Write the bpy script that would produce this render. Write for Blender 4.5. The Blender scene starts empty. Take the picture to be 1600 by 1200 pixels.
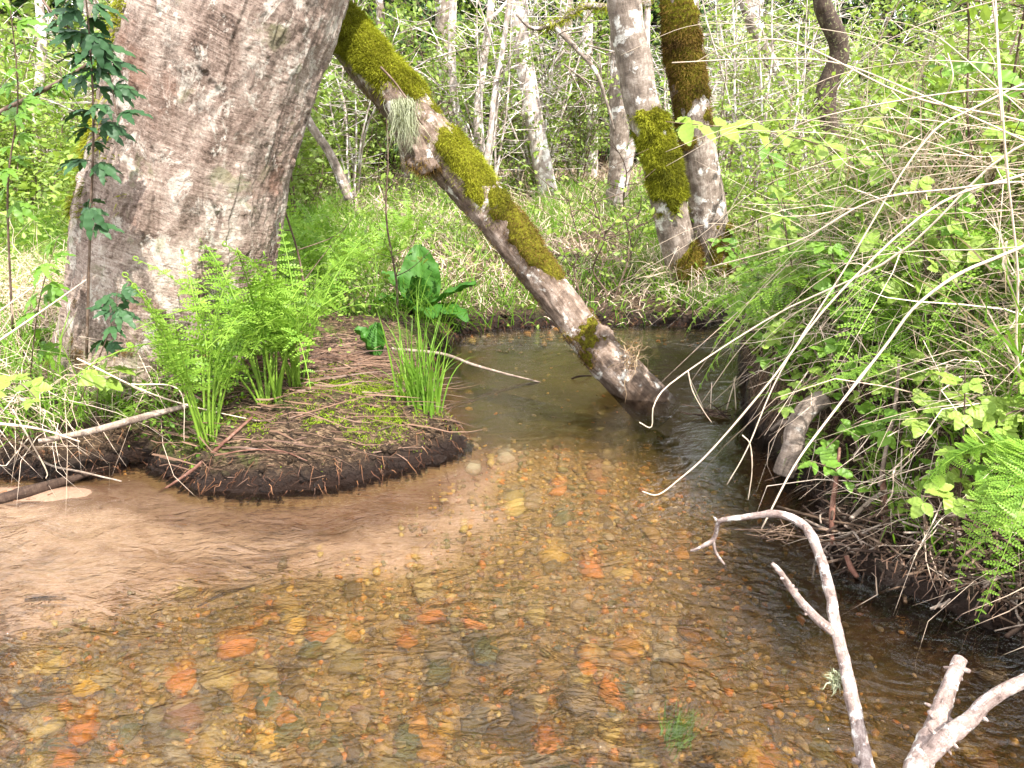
import bpy, math, random
import numpy as np
from mathutils import Vector, Matrix
R = math.radians
random.seed(7)
rng = np.random.default_rng(11)
scene = bpy.context.scene
C = scene.collection

# ------------------------------------------------------------------ camera, sky, sun, exposure
CAM = np.array([0.0, 0.0, 1.4]); PITCH = R(20.0)
cd = bpy.data.cameras.new('camera'); cam = bpy.data.objects.new('camera', cd); C.objects.link(cam)
cam.location = CAM; cam.rotation_euler = (R(90) - PITCH, 0, 0)
cd.sensor_width = 36; cd.lens = 27.0; cd.clip_start = 0.05; cd.clip_end = 400
scene.camera = cam
SUN_ELEV, SUN_AZ = 56.0, 142.0      # azimuth clockwise from +Y (view direction)
w = bpy.data.worlds.new('World'); scene.world = w; w.use_nodes = True
nt = w.node_tree; bg = nt.nodes['Background']
sky = nt.nodes.new('ShaderNodeTexSky'); sky.sky_type = 'NISHITA'; sky.sun_disc = False
sky.sun_elevation = R(SUN_ELEV); sky.sun_rotation = R(SUN_AZ); sky.air_density = 1.0; sky.dust_density = 2.0
tcw = nt.nodes.new('ShaderNodeTexCoord'); nzw = nt.nodes.new('ShaderNodeTexNoise'); nzw.inputs['Scale'].default_value = 2.6; nzw.inputs['Detail'].default_value = 6; nzw.inputs['Roughness'].default_value = .6
nt.links.new(tcw.outputs['Generated'], nzw.inputs['Vector'])
mrw = nt.nodes.new('ShaderNodeMapRange'); mrw.interpolation_type = 'SMOOTHSTEP'; mrw.inputs[1].default_value = .38; mrw.inputs[2].default_value = .52; nt.links.new(nzw.outputs[0], mrw.inputs[0])
mxw = nt.nodes.new('ShaderNodeMix'); mxw.data_type = 'RGBA'; mxw.inputs[7].default_value = (13.5, 13.7, 14.2, 1); nt.links.new(mrw.outputs[0], mxw.inputs[0]); nt.links.new(sky.outputs[0], mxw.inputs[6])
nt.links.new(mxw.outputs[2], bg.inputs[0]); bg.inputs[1].default_value = 0.12
sd = bpy.data.lights.new('sun', 'SUN'); sun = bpy.data.objects.new('sun', sd); C.objects.link(sun)
sd.energy = 4.7; sd.angle = R(0.55); sd.color = (1.0, 0.955, 0.88)
az, el = R(SUN_AZ), R(SUN_ELEV)
sdir = Vector((math.sin(az) * math.cos(el), math.cos(az) * math.cos(el), math.sin(el)))
sun.rotation_euler = sdir.to_track_quat('Z', 'Y').to_euler(); sun.location = (5, -6, 12)
vs = scene.view_settings
vs.view_transform = 'Standard'; vs.look = 'None'; vs.gamma = 1.0; vs.use_curve_mapping = False
vs.exposure = 1.36
scene.cycles.max_bounces = 8; scene.cycles.transparent_max_bounces = 12
scene.cycles.diffuse_bounces = 3; scene.cycles.glossy_bounces = 3; scene.cycles.transmission_bounces = 4
scene.cycles.caustics_reflective = False; scene.cycles.caustics_refractive = False
scene.cycles.use_denoising = True
scene.cycles.sample_clamp_indirect = 4.0

# ------------------------------------------------------------------ places: a view direction met with a plane or a depth
cp, sp = math.cos(PITCH), math.sin(PITCH)
def ray(px, py):
    u, v = (px - 800) / 1200.0, (600 - py) / 1200.0
    return np.array([u, cp + v * sp, -sp + v * cp])
def gp(px, py, z=0.0):
    d = ray(px, py); t = (z - CAM[2]) / d[2]; return CAM + t * d
def dp(px, py, Y):
    d = ray(px, py); return CAM + d * (Y / d[1])

# ------------------------------------------------------------------ numpy noise
_perm = rng.permutation(256); _perm = np.concatenate([_perm, _perm])
_g = rng.normal(size=(256, 3)); _g /= np.linalg.norm(_g, axis=1)[:, None]
def noise(p):
    p = np.asarray(p, float); i = np.floor(p).astype(int); f = p - i; i &= 255
    u = f * f * f * (f * (f * 6 - 15) + 10)
    def g(dx, dy, dz):
        h = _perm[_perm[_perm[(i[..., 0] + dx) & 255] + ((i[..., 1] + dy) & 255)] + ((i[..., 2] + dz) & 255)]
        return np.sum(_g[h] * (f - np.array([dx, dy, dz])), axis=-1)
    def L(a, b, t): return a + t * (b - a)
    x0 = L(L(g(0,0,0), g(1,0,0), u[..., 0]), L(g(0,1,0), g(1,1,0), u[..., 0]), u[..., 1])
    x1 = L(L(g(0,0,1), g(1,0,1), u[..., 0]), L(g(0,1,1), g(1,1,1), u[..., 0]), u[..., 1])
    return L(x0, x1, u[..., 2]) * 1.6
def fbm(p, o=4):
    p = np.asarray(p, float); s = 0; a = 1.0
    for k in range(o):
        s = s + a * noise(p * (2 ** k) + 17.3 * k); a *= 0.5
    return s / 1.6
def sm(t): t = np.clip(t, 0, 1); return t * t * (3 - 2 * t)
def xy0(x, y, z=0.0): return np.stack([x, y, np.zeros_like(x) + z], -1)

# ------------------------------------------------------------------ mesh accumulation
class Acc:
    def __init__(s): s.v = []; s.q = []; s.t = []; s.tint = []; s.rest = []; s.n = 0
    def add(s, V, F, tint=0.5, rest=None):
        V = np.asarray(V, float).reshape(-1, 3); F = np.asarray(F, int)
        s.v.append(V); (s.q if F.shape[1] == 4 else s.t).append(F + s.n)
        s.tint.append(np.broadcast_to(np.asarray(tint, float), (len(V),)) if np.ndim(tint) < 1 or len(tint) == len(V) else np.repeat(tint, len(V) // len(tint)))
        s.rest.append(V if rest is None else rest); s.n += len(V); return s
    def mesh(s, name, mat, off=(0, 0, 0), smooth=True):
        m = bpy.data.meshes.new(name)
        V = np.concatenate(s.v) - np.asarray(off, float)
        q = np.concatenate(s.q) if s.q else np.zeros((0, 4), int); t = np.concatenate(s.t) if s.t else np.zeros((0, 3), int)
        m.vertices.add(len(V)); m.vertices.foreach_set('co', V.astype(np.float32).ravel())
        loops = np.concatenate([q.ravel(), t.ravel()]); nf = len(q) + len(t)
        m.loops.add(len(loops)); m.loops.foreach_set('vertex_index', loops.astype(np.int32))
        st = np.concatenate([np.arange(len(q)) * 4, len(q) * 4 + np.arange(len(t)) * 3])
        m.polygons.add(nf); m.polygons.foreach_set('loop_start', st.astype(np.int32))
        m.polygons.foreach_set('use_smooth', np.full(nf, bool(smooth)))
        a = m.attributes.new('tint', 'FLOAT', 'POINT'); a.data.foreach_set('value', np.concatenate(s.tint).astype(np.float32))
        a = m.attributes.new('rest', 'FLOAT_VECTOR', 'POINT'); a.data.foreach_set('vector', np.concatenate(s.rest).astype(np.float32).ravel())
        m.update(calc_edges=True); m.validate()
        if mat: m.materials.append(mat)
        return m

_labels = set()
def tag(o, label, cat, group=None):
    if group is None and label in _labels: print('SAME LABEL', label)
    _labels.add(label)
    o['label'] = label; o['category'] = cat
    if group: o['group'] = group
def link(name, mesh, parent=None, loc=None):
    o = bpy.data.objects.new(name, mesh); C.objects.link(o)
    if parent: o.parent = parent
    if loc is not None: o.location = loc
    return o
def thing(name, label, cat, base, group=None):
    o = bpy.data.objects.new(name, None); C.objects.link(o); o.empty_display_size = 0.1
    o.location = tuple(base); tag(o, label, cat, group); return o
def part(name, acc, mat, root, stuff=False, label=None, smooth=True):     # acc in world coordinates
    o = link(name, acc.mesh(name, mat, root.location, smooth), root)
    if stuff: o['kind'] = 'stuff'
    if label: o['label'] = label
    return o
def single(name, acc, mat, label, cat, base, group=None, smooth=True):
    o = link(name, acc.mesh(name, mat, base, smooth), None, tuple(base)); tag(o, label, cat, group); return o
def stuff(name, acc, mat, label, cat, smooth=True):
    o = link(name, acc.mesh(name, mat, (0, 0, 0), smooth)); o['kind'] = 'stuff'; o['label'] = label; o['category'] = cat; return o
def inst(name, mesh, root, M, label=None):       # M: world matrix, root: translated Empty
    o = link(name, mesh, root); o.matrix_local = Matrix.Translation(-Vector(root.location)) @ M
    if label: o['label'] = label
    return o
def copy_thing(root, loc, rz, sc, label, group=None, tilt=(0, 0)):
    r = root.copy(); C.objects.link(r); r.location = loc; r.rotation_euler = (tilt[0], tilt[1], rz); r.scale = (sc,) * 3
    r['label'] = label
    if group: r['group'] = group
    elif 'group' in r: del r['group']
    for ch in list(root.children):
        c = ch.copy(); C.objects.link(c); c.parent = r
        for g in ch.children:
            e = g.copy(); C.objects.link(e); e.parent = c
    return r

# ------------------------------------------------------------------ shapes
def catmull(P, n):
    P = np.asarray(P, float); P = np.vstack([2 * P[0] - P[1], P, 2 * P[-1] - P[-2]])
    k = len(P) - 3; t = np.linspace(0, k, n); i = np.minimum(t.astype(int), k - 1); f = (t - i)[:, None]
    p0, p1, p2, p3 = P[i], P[i + 1], P[i + 2], P[i + 3]
    return 0.5 * ((2 * p1) + (-p0 + p2) * f + (2 * p0 - 5 * p1 + 4 * p2 - p3) * f ** 2 + (-p0 + 3 * p1 - 3 * p2 + p3) * f ** 3)
def frames(P):
    T = np.gradient(P, axis=0); T /= np.linalg.norm(T, axis=1)[:, None] + 1e-9
    a = np.array([0, -1.0, 0]); a = a - T[0] * a.dot(T[0])
    if np.linalg.norm(a) < 0.2: a = np.array([1.0, 0, 0]) - T[0] * T[0][0]
    A = np.zeros_like(P)
    for k in range(len(P)):
        a = a - T[k] * a.dot(T[k]); a /= np.linalg.norm(a) + 1e-9; A[k] = a
    return T, A, np.cross(T, A)
def tube(pts, rad, ns=8, n=None, disp=None, cap=True):
    """swept tube; rad interpolated along pts; disp(theta, s) -> relative radius"""
    pts = np.asarray(pts, float)
    if n is None: n = len(pts)
    P = catmull(pts, n) if len(pts) > 2 or n > 2 else pts
    r = np.interp(np.linspace(0, 1, len(P)), np.linspace(0, 1, len(rad)), rad)
    if cap:
        P = np.vstack([P[:1], P, P[-1:]]); P[0] -= (P[2] - P[1]) * 1e-3; P[-1] += (P[-2] - P[-3]) * 1e-2 ; r = np.concatenate([[r[0] * .02], r, [r[-1] * .02]])
    T, A, B = frames(P)
    s = np.concatenate([[0], np.cumsum(np.linalg.norm(np.diff(P, axis=0), axis=1))])
    th = np.linspace(0, 2 * np.pi, ns, endpoint=False)
    TH, S = np.meshgrid(th, s); rr = np.repeat(r[:, None], ns, 1)
    if disp is not None: rr = rr * (1 + disp(TH, S))
    V = P[:, None] + rr[..., None] * (np.cos(TH)[..., None] * A[:, None] + np.sin(TH)[..., None] * B[:, None])
    m = len(P); i = np.arange(m - 1)[:, None] * ns; j = np.arange(ns)[None]; j2 = (j + 1) % ns
    F = np.stack([i + j, i + j2, i + ns + j2, i + ns + j], -1).reshape(-1, 4)
    rest = np.stack([np.cos(TH) * rr, np.sin(TH) * rr, S], -1).reshape(-1, 3)
    return V.reshape(-1, 3), F, rest
def addtube(acc, pts, rad, ns=6, n=None, disp=None, tint=0.5):
    V, F, r = tube(pts, rad, ns, n, disp); acc.add(V, F, tint, r + np.array([0, 0, random.random() * 9])); return acc
def ribbons(P0, D, L, W, droop=0.3, nseg=3, tint=None, side=None, curl=0.0, taper=1.0):
    """N grass blades at once; returns verts, faces, tint"""
    N = len(P0); L = np.broadcast_to(L, (N,)); W = np.broadcast_to(W, (N,)); droop = np.broadcast_to(droop, (N,))
    D = D / np.linalg.norm(D, axis=1)[:, None]
    if side is None: side = rng.normal(size=(N, 3)) * [1, 1, .25]
    side = side - D * np.sum(side * D, 1)[:, None]; side /= np.linalg.norm(side, axis=1)[:, None] + 1e-9
    h = D.copy(); h[:, 2] = 0; h = h / (np.linalg.norm(h, axis=1)[:, None] + 1e-6)
    k = rng.normal(size=(N, 3)) * 0.06 * curl
    t = np.linspace(0, 1, nseg + 1)[None, :, None]
    Lx = L[:, None, None]
    P = P0[:, None] + D[:, None] * Lx * t + (np.array([0, 0, -1.0]) + 0.35 * h)[:, None] * (droop[:, None, None] * Lx * t ** 2) + k[:, None] * Lx * np.sin(t * 7)
    wd = W[:, None, None] * (1 - taper * t ** 1.6 * 0.93) * 0.5
    V = np.stack([P - side[:, None] * wd, P + side[:, None] * wd], 2)      # N, nseg+1, 2, 3
    b = (np.arange(N) * (nseg + 1) * 2)[:, None] + (np.arange(nseg) * 2)[None]
    F = np.stack([b, b + 1, b + 3, b + 2], -1).reshape(-1, 4)
    tn = rng.random(N) if tint is None else np.broadcast_to(tint, (N,))
    return V.reshape(-1, 3), F, np.repeat(tn, (nseg + 1) * 2)
def place(tv, tf, pos, X, Y, Z, sc, tint=None):
    """copy a template at N places; X,Y,Z axes (N,3)"""
    N = len(pos); M = np.stack([X, Y, Z], -1) * np.broadcast_to(sc, (N,))[:, None, None]
    V = np.einsum('nij,vj->nvi', M, tv) + pos[:, None]
    F = (tf[None] + (np.arange(N) * len(tv))[:, None, None]).reshape(-1, tf.shape[1])
    tn = rng.random(N) if tint is None else np.broadcast_to(tint, (N,))
    return V.reshape(-1, 3), F, np.repeat(tn, len(tv))
def rand_axes(N, up=0.8, dirn=None):
    Z = rng.normal(size=(N, 3)) * (1 - up) + np.array([0, 0, up]); Z /= np.linalg.norm(Z, axis=1)[:, None]
    Y = rng.normal(size=(N, 3)) if dirn is None else dirn + rng.normal(size=(N, 3)) * .5
    Y -= Z * np.sum(Y * Z, 1)[:, None]; Y /= np.linalg.norm(Y, axis=1)[:, None] + 1e-9
    return np.cross(Y, Z), Y, Z
DIA_V = np.array([[0, 0, 0], [-.28, .45, .06], [.28, .45, .06], [0, 1, -.05]], float); DIA_F = np.array([[0, 2, 3], [0, 3, 1]])
LEAF_V = np.array([[0, 0, 0], [-.24, .3, .05], [0, .35, 0], [.24, .3, .05], [-.2, .65, .02], [0, .68, -.03], [.2, .65, .02], [0, 1, -.12]], float)
LEAF_F = np.array([[0, 2, 1], [0, 3, 2], [1, 2, 5], [1, 5, 4], [2, 3, 6], [2, 6, 5], [4, 5, 7], [5, 6, 7]])
def toothed(w=.34, teeth=7, amp=.16, n=22, fold=.12, droop=.2):
    t = np.linspace(0, 1, n + 1); prof = w * np.sin(np.pi * t ** .75) ** .8
    saw = (t * teeth) % 1; e = prof * (1 - amp + amp * 2 * saw * (1 - saw) * 2) + .004
    yo = t + .0 * t; mid = np.stack([0 * t, t, -droop * t ** 2], 1)
    Lf = np.stack([-e, yo + .05 * saw * (t < .97), fold * e * 1.2 - droop * t ** 2 + .02 * np.sin(t * 24)], 1); Rt = Lf * [-1, 1, 1]
    V = np.vstack([mid, Lf, Rt]); m = n + 1; i = np.arange(n)
    F = np.vstack([np.stack([i, i + 1, m + i + 1, m + i], 1), np.stack([i + 1, i, 2 * m + i, 2 * m + i + 1], 1)])
    return V, F
def rotm(ax, a):
    return np.array(Matrix.Rotation(a, 3, ax))

# ------------------------------------------------------------------ material helpers
class NT:
    def __init__(s, name):
        s.m = bpy.data.materials.new(name); s.m.use_nodes = True; s.t = s.m.node_tree
        s.t.nodes.clear(); s.out = s.n('OutputMaterial')
    def n(s, typ, ins=None, **pr):
        x = s.t.nodes.new('ShaderNode' + typ)
        for k, v in pr.items(): setattr(x, k, v)
        for k, v in (ins or {}).items():
            if isinstance(v, bpy.types.NodeSocket): s.t.links.new(v, x.inputs[k])
            else: x.inputs[k].default_value = v
        return x
    def noise(s, vec, scale, detail=4, rough=.6, dist=0.0):
        return s.n('TexNoise', {'Vector': vec, 'Scale': scale, 'Detail': detail, 'Roughness': rough, 'Distortion': dist}).outputs[0]
    def vmul(s, vec, v): return s.n('VectorMath', {0: vec, 1: v}, operation='MULTIPLY').outputs[0]
    def math(s, op, a, b=0.0, clamp=False): return s.n('Math', {0: a, 1: b}, operation=op, use_clamp=clamp).outputs[0]
    def step(s, v, lo, hi): return s.n('MapRange', {0: v, 1: lo, 2: hi}, interpolation_type='SMOOTHSTEP').outputs[0]
    def ramp(s, v, stops, interp='LINEAR'):
        r = s.n('ValToRGB', {0: v}); cr = r.color_ramp; cr.interpolation = interp
        while len(cr.elements) > 1: cr.elements.remove(cr.elements[-1])
        cr.elements[0].position = stops[0][0]; cr.elements[0].color = (*stops[0][1], 1)
        for p, c in stops[1:]:
            e = cr.elements.new(p); e.color = (*c, 1)
        return r.outputs[0]
    def mix(s, f, a, b, typ='MIX'):
        x = s.n('Mix', data_type='RGBA', blend_type=typ)
        for i, v in ((0, f), (6, a), (7, b)):
            if isinstance(v, bpy.types.NodeSocket): s.t.links.new(v, x.inputs[i])
            else: x.inputs[i].default_value = v if i == 0 else (*v, 1)
        return x.outputs[2]
    def bump(s, h, st, dist): return s.n('Bump', {'Height': h, 'Strength': st, 'Distance': dist}).outputs[0]
    def surf(s, col, rough, normal=None, spec=.5, extra=None):
        i = {'Roughness': rough, 'Specular IOR Level': spec}
        p = s.n('BsdfPrincipled', i)
        if isinstance(col, bpy.types.NodeSocket): s.t.links.new(col, p.inputs['Base Color'])
        else: p.inputs['Base Color'].default_value = (*col, 1)
        if normal: s.t.links.new(normal, p.inputs['Normal'])
        s.t.links.new((extra(p) if extra else p.outputs[0]), s.out.inputs[0]); return s.m
    def attr(s, name): return s.n('Attribute', attribute_name=name)

def leaf_mat(name, c0, c1, c2, trans=.35, rough=.45, spec=.35, objvar=1.0):
    """three leaf colours picked per leaf (tint) and per plant (object random)"""
    k = NT(name); t = k.attr('tint').outputs['Fac']; o = k.n('ObjectInfo').outputs['Random']
    f = k.math('ADD', k.math('MULTIPLY', t, .7), k.math('MULTIPLY', o, .3 * objvar))
    nz = k.noise(k.n('TexCoord').outputs['Object'], 14, 3)
    f = k.math('ADD', f, k.math('MULTIPLY', k.math('SUBTRACT', nz, .5), .35), True)
    col = k.ramp(f, [(0, c0), (.5, c1), (1, c2)])
    def ex(p):
        tr = k.n('BsdfTranslucent', {'Color': k.mix(.6, col, (1, 1, .35), 'MULTIPLY')})
        mx = k.n('MixShader', {0: trans, 1: p.outputs[0], 2: tr.outputs[0]}); return mx.outputs[0]
    return k.surf(col, rough, None, spec, ex)
def bark_mat(name, dark, mid, light, patch=(.55, .55, .5), patch_at=.58, lines=.5, sc=1.0, bump=1.0, speck=.66, psc=14.0):
    k = NT(name); v = k.attr('rest').outputs['Vector']
    n1 = k.noise(v, 5 * sc, 8, .65); n2 = k.noise(k.vmul(v, (7 * sc, 7 * sc, 90 * sc)), 1.0, 6, .7, .6)
    n3 = k.noise(v, psc * sc, 8, .7, .3); n4 = k.noise(v, 85 * sc, 3, .7); n5 = k.noise(k.vmul(v, (22 * sc, 22 * sc, 5 * sc)), 1.0, 5, .65)
    f = k.math('ADD', k.math('MULTIPLY', n1, .6), k.math('ADD', k.math('MULTIPLY', n2, .35 * lines * 2), k.math('MULTIPLY', n5, .3)))
    f = k.math('MULTIPLY', f, 1 / (.9 + .7 * lines))
    col = k.ramp(f, [(.36, dark), (.5, mid), (.62, light)])
    pm = k.step(n3, patch_at, patch_at + .09); col = k.mix(pm, col, patch)
    sp_ = k.step(n4, speck, speck + .06); col = k.mix(k.math('MULTIPLY', sp_, .75), col, tuple(c * .35 for c in dark))
    h = k.math('ADD', k.math('MULTIPLY', n2, .5 * lines), k.math('ADD', k.math('MULTIPLY', n4, .3), k.math('ADD', n5, k.math('MULTIPLY', n3, .6))))
    return k.surf(col, .85, k.bump(h, .8 * bump, .012 / sc), .25)

# ================================================================== SETTING
# stream outline on the water plane
_wpx = [(0,742),(60,750),(150,742),(215,722),(262,745),(300,766),(400,772),(480,768),(560,757),(640,735),(700,712),(733,694),(716,668),(690,648),(676,620),
        (672,585),(682,556),(705,538),(722,522),(800,512),(900,508),(1000,508),(1090,512)]
_W = [tuple(gp(*p)[:2]) for p in _wpx]
_W += [(2.6, 5.6), (4.2, 6.6), (4.5, 5.6), (2.6, 4.9)]
_W += [tuple(gp(*p)[:2]) for p in [(1150,560),(1165,600),(1160,650),(1200,690),(1228,735),(1275,780),(1296,830),(1300,872),(1380,915),(1450,945),(1600,1000)]]
_W += [(1.75, 1.2), (2.1, 0.3), (2.3, -1.6), (-4.4, -1.6), (-4.4, 3.3)]
_W = np.array(_W)
def wdist(x, y):
    """signed distance to the stream: negative in the water"""
    shp = np.shape(x); p = np.stack([np.ravel(x), np.ravel(y)], 1); d = np.full(len(p), 1e9); ins = np.zeros(len(p), bool)
    for a, b in zip(_W, np.roll(_W, -1, 0)):
        e = b - a; w_ = p - a; t = np.clip((w_ @ e) / (e @ e), 0, 1); d = np.minimum(d, np.linalg.norm(w_ - t[:, None] * e, axis=1))
        c = (a[1] > p[:, 1]) != (b[1] > p[:, 1]); xx = a[0] + (p[:, 1] - a[1]) / (b[1] - a[1] + 1e-12) * (b[0] - a[0]); ins ^= c & (p[:, 0] < xx)
    q_ = xy0(p[:, 0], p[:, 1]); return (np.where(ins, -d, d) + (.035 * fbm(q_ * 3.1 + 7, 4) + .022 * fbm(q_ * 13 + 2, 3)) * sm((p[:, 1] - 2) / 1)).reshape(shp)
def sandline(x, y): return y - (1.94 + (x + 1.53) * 0.33 + .06 * np.sin(x * 5))      # >0 sand side
def sandmask(x, y):
    return sm(.5 + sandline(x, y) / .22) * sm(.5 + (0.0 - x + .12 * np.sin(y * 4) + .45 * fbm(xy0(x, y) * 2.6 + 11, 4)) / .75) * (1 - .9 * sm((y - 2.95 - .2 * (x + .2)) / .5))
def litter_band(X, Y):
    return np.clip(np.exp(-((wdist(X, Y) + .10) / .10) ** 2) * .9 * (X < -.1) + .8 * np.exp(-(((Y - 2.50 + .08 * X) / .15) ** 2)) * sm((-X - .3) / .4), 0, 1)
def H(x, y):
    x = np.asarray(x, float); y = np.asarray(y, float); d = wdist(x, y)
    p = xy0(x, y); n1 = fbm(p * 2.2, 4); n2 = fbm(p * 9 + 5, 3)
    wr = sm((x - .75) / .35) * sm((4.9 + .5 * np.maximum(x - 1.6, 0) - y) / .9)
    wf = sm((y - 4.3) / .8) * (1 - wr)
    dd = d + .02 * n2
    left = (.10 + .05 * fbm(p * 3.3 + 4, 2)) * sm(dd / np.clip(.09 + .13 * fbm(p * 5 + 1, 2), .03, .25)) + .05 * sm((dd - .05) / .2) + .05 * sm(dd / .5) + .10 * sm((dd - .3) / 1.2) * sm((-x - .2) / 1.0)
    low = sm((2.95 - y) / .3) * .26; d0 = dd; dd = dd - low
    right = .05 * sm(d0 / .05) * (low > 0.01) + .36 * sm(dd / .07) + .34 * sm((dd - .05) / .6) + .5 * sm((dd - .4) / 1.6); dd = d0
    far = .07 * sm(dd / .14) + .11 * sm(dd / 1.5)
    out = left * (1 - wr) * (1 - wf) + right * wr + far * wf
    out = out + .045 * n1 * sm(d / .4) + .03 * n2 * sm(d / .05) + .02 * fbm(p * 30, 2) * sm(d / .03)
    r = np.hypot(x, y); out = out + .014 * np.maximum(0, y - 6) + .10 * np.maximum(0, r - 22) * sm((r - 22) / 20) + .12 * n1 * sm((r - 7) / 8)
    s = sandmask(x, y); chan = sm((x - .15) / .9)
    dep = .10 + .12 * sm((y - 3.1) / .5) + .16 * chan + .05 * sm((3.4 - y) / 2)
    dep = dep * (1 - s) + s * (.025 + .035 * sm(-sandline(x, y) / .8 + .9) * 1.2)
    shelf = np.exp(-(((x + 1.85) / .55) ** 2 + ((y - 2.62) / .14) ** 2))
    dep = dep - .032 * shelf
    dep = dep * (1 - .85 * sm((y - 4.6) / .2))
    dep = dep - .17 * np.exp(-((x - .66) ** 2 + (y - 3.72) ** 2) / .05)
    inn = -dep * (.25 + .75 * sm(-d / .12)) - .018 * (1 - shelf) + shelf * .006 + .004 * n2 + .010 * n1 * s
    return np.where(d > 0, np.maximum(out, .0), inn)
def Hs(x, y): return float(H(np.array([x]), np.array([y]))[0])
def ground(x, y): return np.array([x, y, Hs(x, y)])

def gg(px, py, dz=0.0):
    """where the view direction meets the terrain"""
    z = .15
    for _ in range(14):
        p = gp(px, py, z); z = .5 * z + .5 * Hs(p[0], p[1])
    p[2] = Hs(p[0], p[1]) + dz; return p

def axis(lo, a, b, hi, st, g=1.09):
    m = list(np.arange(a, b + 1e-6, st)); s_ = st; v = b
    while v < hi: s_ *= g; v += s_; m.append(v)
    s_ = st; v = a; l = []
    while v > lo: s_ *= g; v -= s_; l.append(v)
    return np.array(l[::-1] + m)
xs = axis(-70, -3.0, 2.6, 70, .025); ys = axis(-25, .9, 6.0, 90, .025)
GX, GY = np.meshgrid(xs, ys); GZ = H(GX, GY); nx, ny = len(xs), len(ys)
i = np.arange(ny - 1)[:, None] * nx + np.arange(nx - 1)[None]
F = np.stack([i, i + 1, i + nx + 1, i + nx], -1).reshape(-1, 4)
V = np.stack([GX, GY, GZ], -1).reshape(-1, 3)
wet = (wdist(V[:, 0], V[:, 1]) < 0.0)[F].all(1)

def sub(V, F):
    u, inv = np.unique(F, return_inverse=True); return V[u], inv.reshape(F.shape)
# soil / litter / moss of the banks
k = NT('forest_soil'); P = k.n('NewGeometry').outputs['Position']
a_ = k.noise(P, 3, 6); b_ = k.noise(P, 38, 6, .7); c_ = k.noise(P, 1.3, 4); s_ = k.noise(k.vmul(P, (18, 60, 60)), 1, 5, .7, 1.2)
col = k.ramp(b_, [(.35, (.018, .011, .007)), (.5, (.06, .036, .02)), (.66, (.13, .082, .045))])
col = k.mix(k.step(s_, .52, .64), col, (.30, .20, .12))
mo = k.math('MULTIPLY', k.step(a_, .53, .62), k.step(b_, .35, .55)); col = k.mix(k.math('MULTIPLY', mo, .8), col, (.11, .15, .022))
z_ = k.n('SeparateXYZ', {0: P}).outputs[2]
col = k.mix(k.step(z_, .11, .03), col, (.022, .011, .007))  # wet soil at the waterline, with the undercut's shade also put into its colour
rg = k.math('SUBTRACT', 1.0, k.math('MULTIPLY', k.step(z_, .09, .0), .6))
soil = k.surf(col, .9, k.bump(k.math('ADD', b_, s_), 1, .03), .3); k.t.links.new(rg, soil.node_tree.nodes['Principled BSDF'].inputs['Roughness'])
# bed: sand bar, dark leaf litter, gravel base
k = NT('stream_bed'); P = k.n('NewGeometry').outputs['Position']; at = k.attr('tint').outputs['Fac']
b_ = k.noise(P, 60, 6, .75); c_ = k.noise(k.vmul(P, (2.2, 5, 4)), 1, 6, .65, .8); d_ = k.noise(k.vmul(P, (14, 60, 60)), 1, 4, .6, 1)
sand = k.ramp(b_, [(.3, (.33, .215, .145)), (.55, (.47, .325, .23)), (.75, (.58, .43, .315))])
sand = k.mix(k.math('MULTIPLY', k.step(c_, .5, .66), .75), sand, (.17, .085, .04))
sand = k.mix(k.step(d_, .69, .72), sand, (.07, .03, .015))
grav = k.ramp(k.noise(P, 45, 5, .7), [(.3, (.075, .048, .018)), (.5, (.26, .17, .065)), (.7, (.50, .36, .16))])
n_ = k.noise(P, 20, 4)
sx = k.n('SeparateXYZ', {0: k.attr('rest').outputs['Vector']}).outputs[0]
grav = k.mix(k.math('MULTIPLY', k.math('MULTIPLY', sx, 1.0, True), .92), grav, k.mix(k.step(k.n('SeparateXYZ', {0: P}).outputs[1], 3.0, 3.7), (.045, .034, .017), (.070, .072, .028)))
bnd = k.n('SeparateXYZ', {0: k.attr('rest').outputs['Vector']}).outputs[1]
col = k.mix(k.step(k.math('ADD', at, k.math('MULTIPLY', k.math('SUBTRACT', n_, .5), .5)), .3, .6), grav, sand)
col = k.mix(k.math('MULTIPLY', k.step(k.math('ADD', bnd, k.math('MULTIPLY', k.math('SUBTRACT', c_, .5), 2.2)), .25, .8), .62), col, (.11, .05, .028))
bed = k.surf(col, .7, k.bump(b_, .5, .01), .3)

gv, gf = sub(V, F[~wet]); a = Acc().add(gv, gf, .5); g_o = link('ground', a.mesh('ground', soil)); g_o['kind'] = 'structure'; g_o['label'] = 'brown forest soil with litter and moss along the stream banks'
bv, bf = sub(V, F[wet]); a = Acc().add(bv, bf, sandmask(bv[:, 0], bv[:, 1]) * sm(-wdist(bv[:, 0], bv[:, 1]) / .12 - .1), np.stack([sm((bv[:, 0] - .25) / .7) * .8 + 1.0 * sm((bv[:, 1] - 3.0) / .6), np.maximum(litter_band(bv[:, 0], bv[:, 1]), 1.6 * np.exp(-(wdist(bv[:, 0], bv[:, 1]) / .05) ** 2)), 0 * bv[:, 0]], 1)); bed_o = link('streambed', a.mesh('streambed', bed)); bed_o['kind'] = 'structure'; bed_o['label'] = 'tan sand bar and orange brown gravel bed under clear water'

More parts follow.
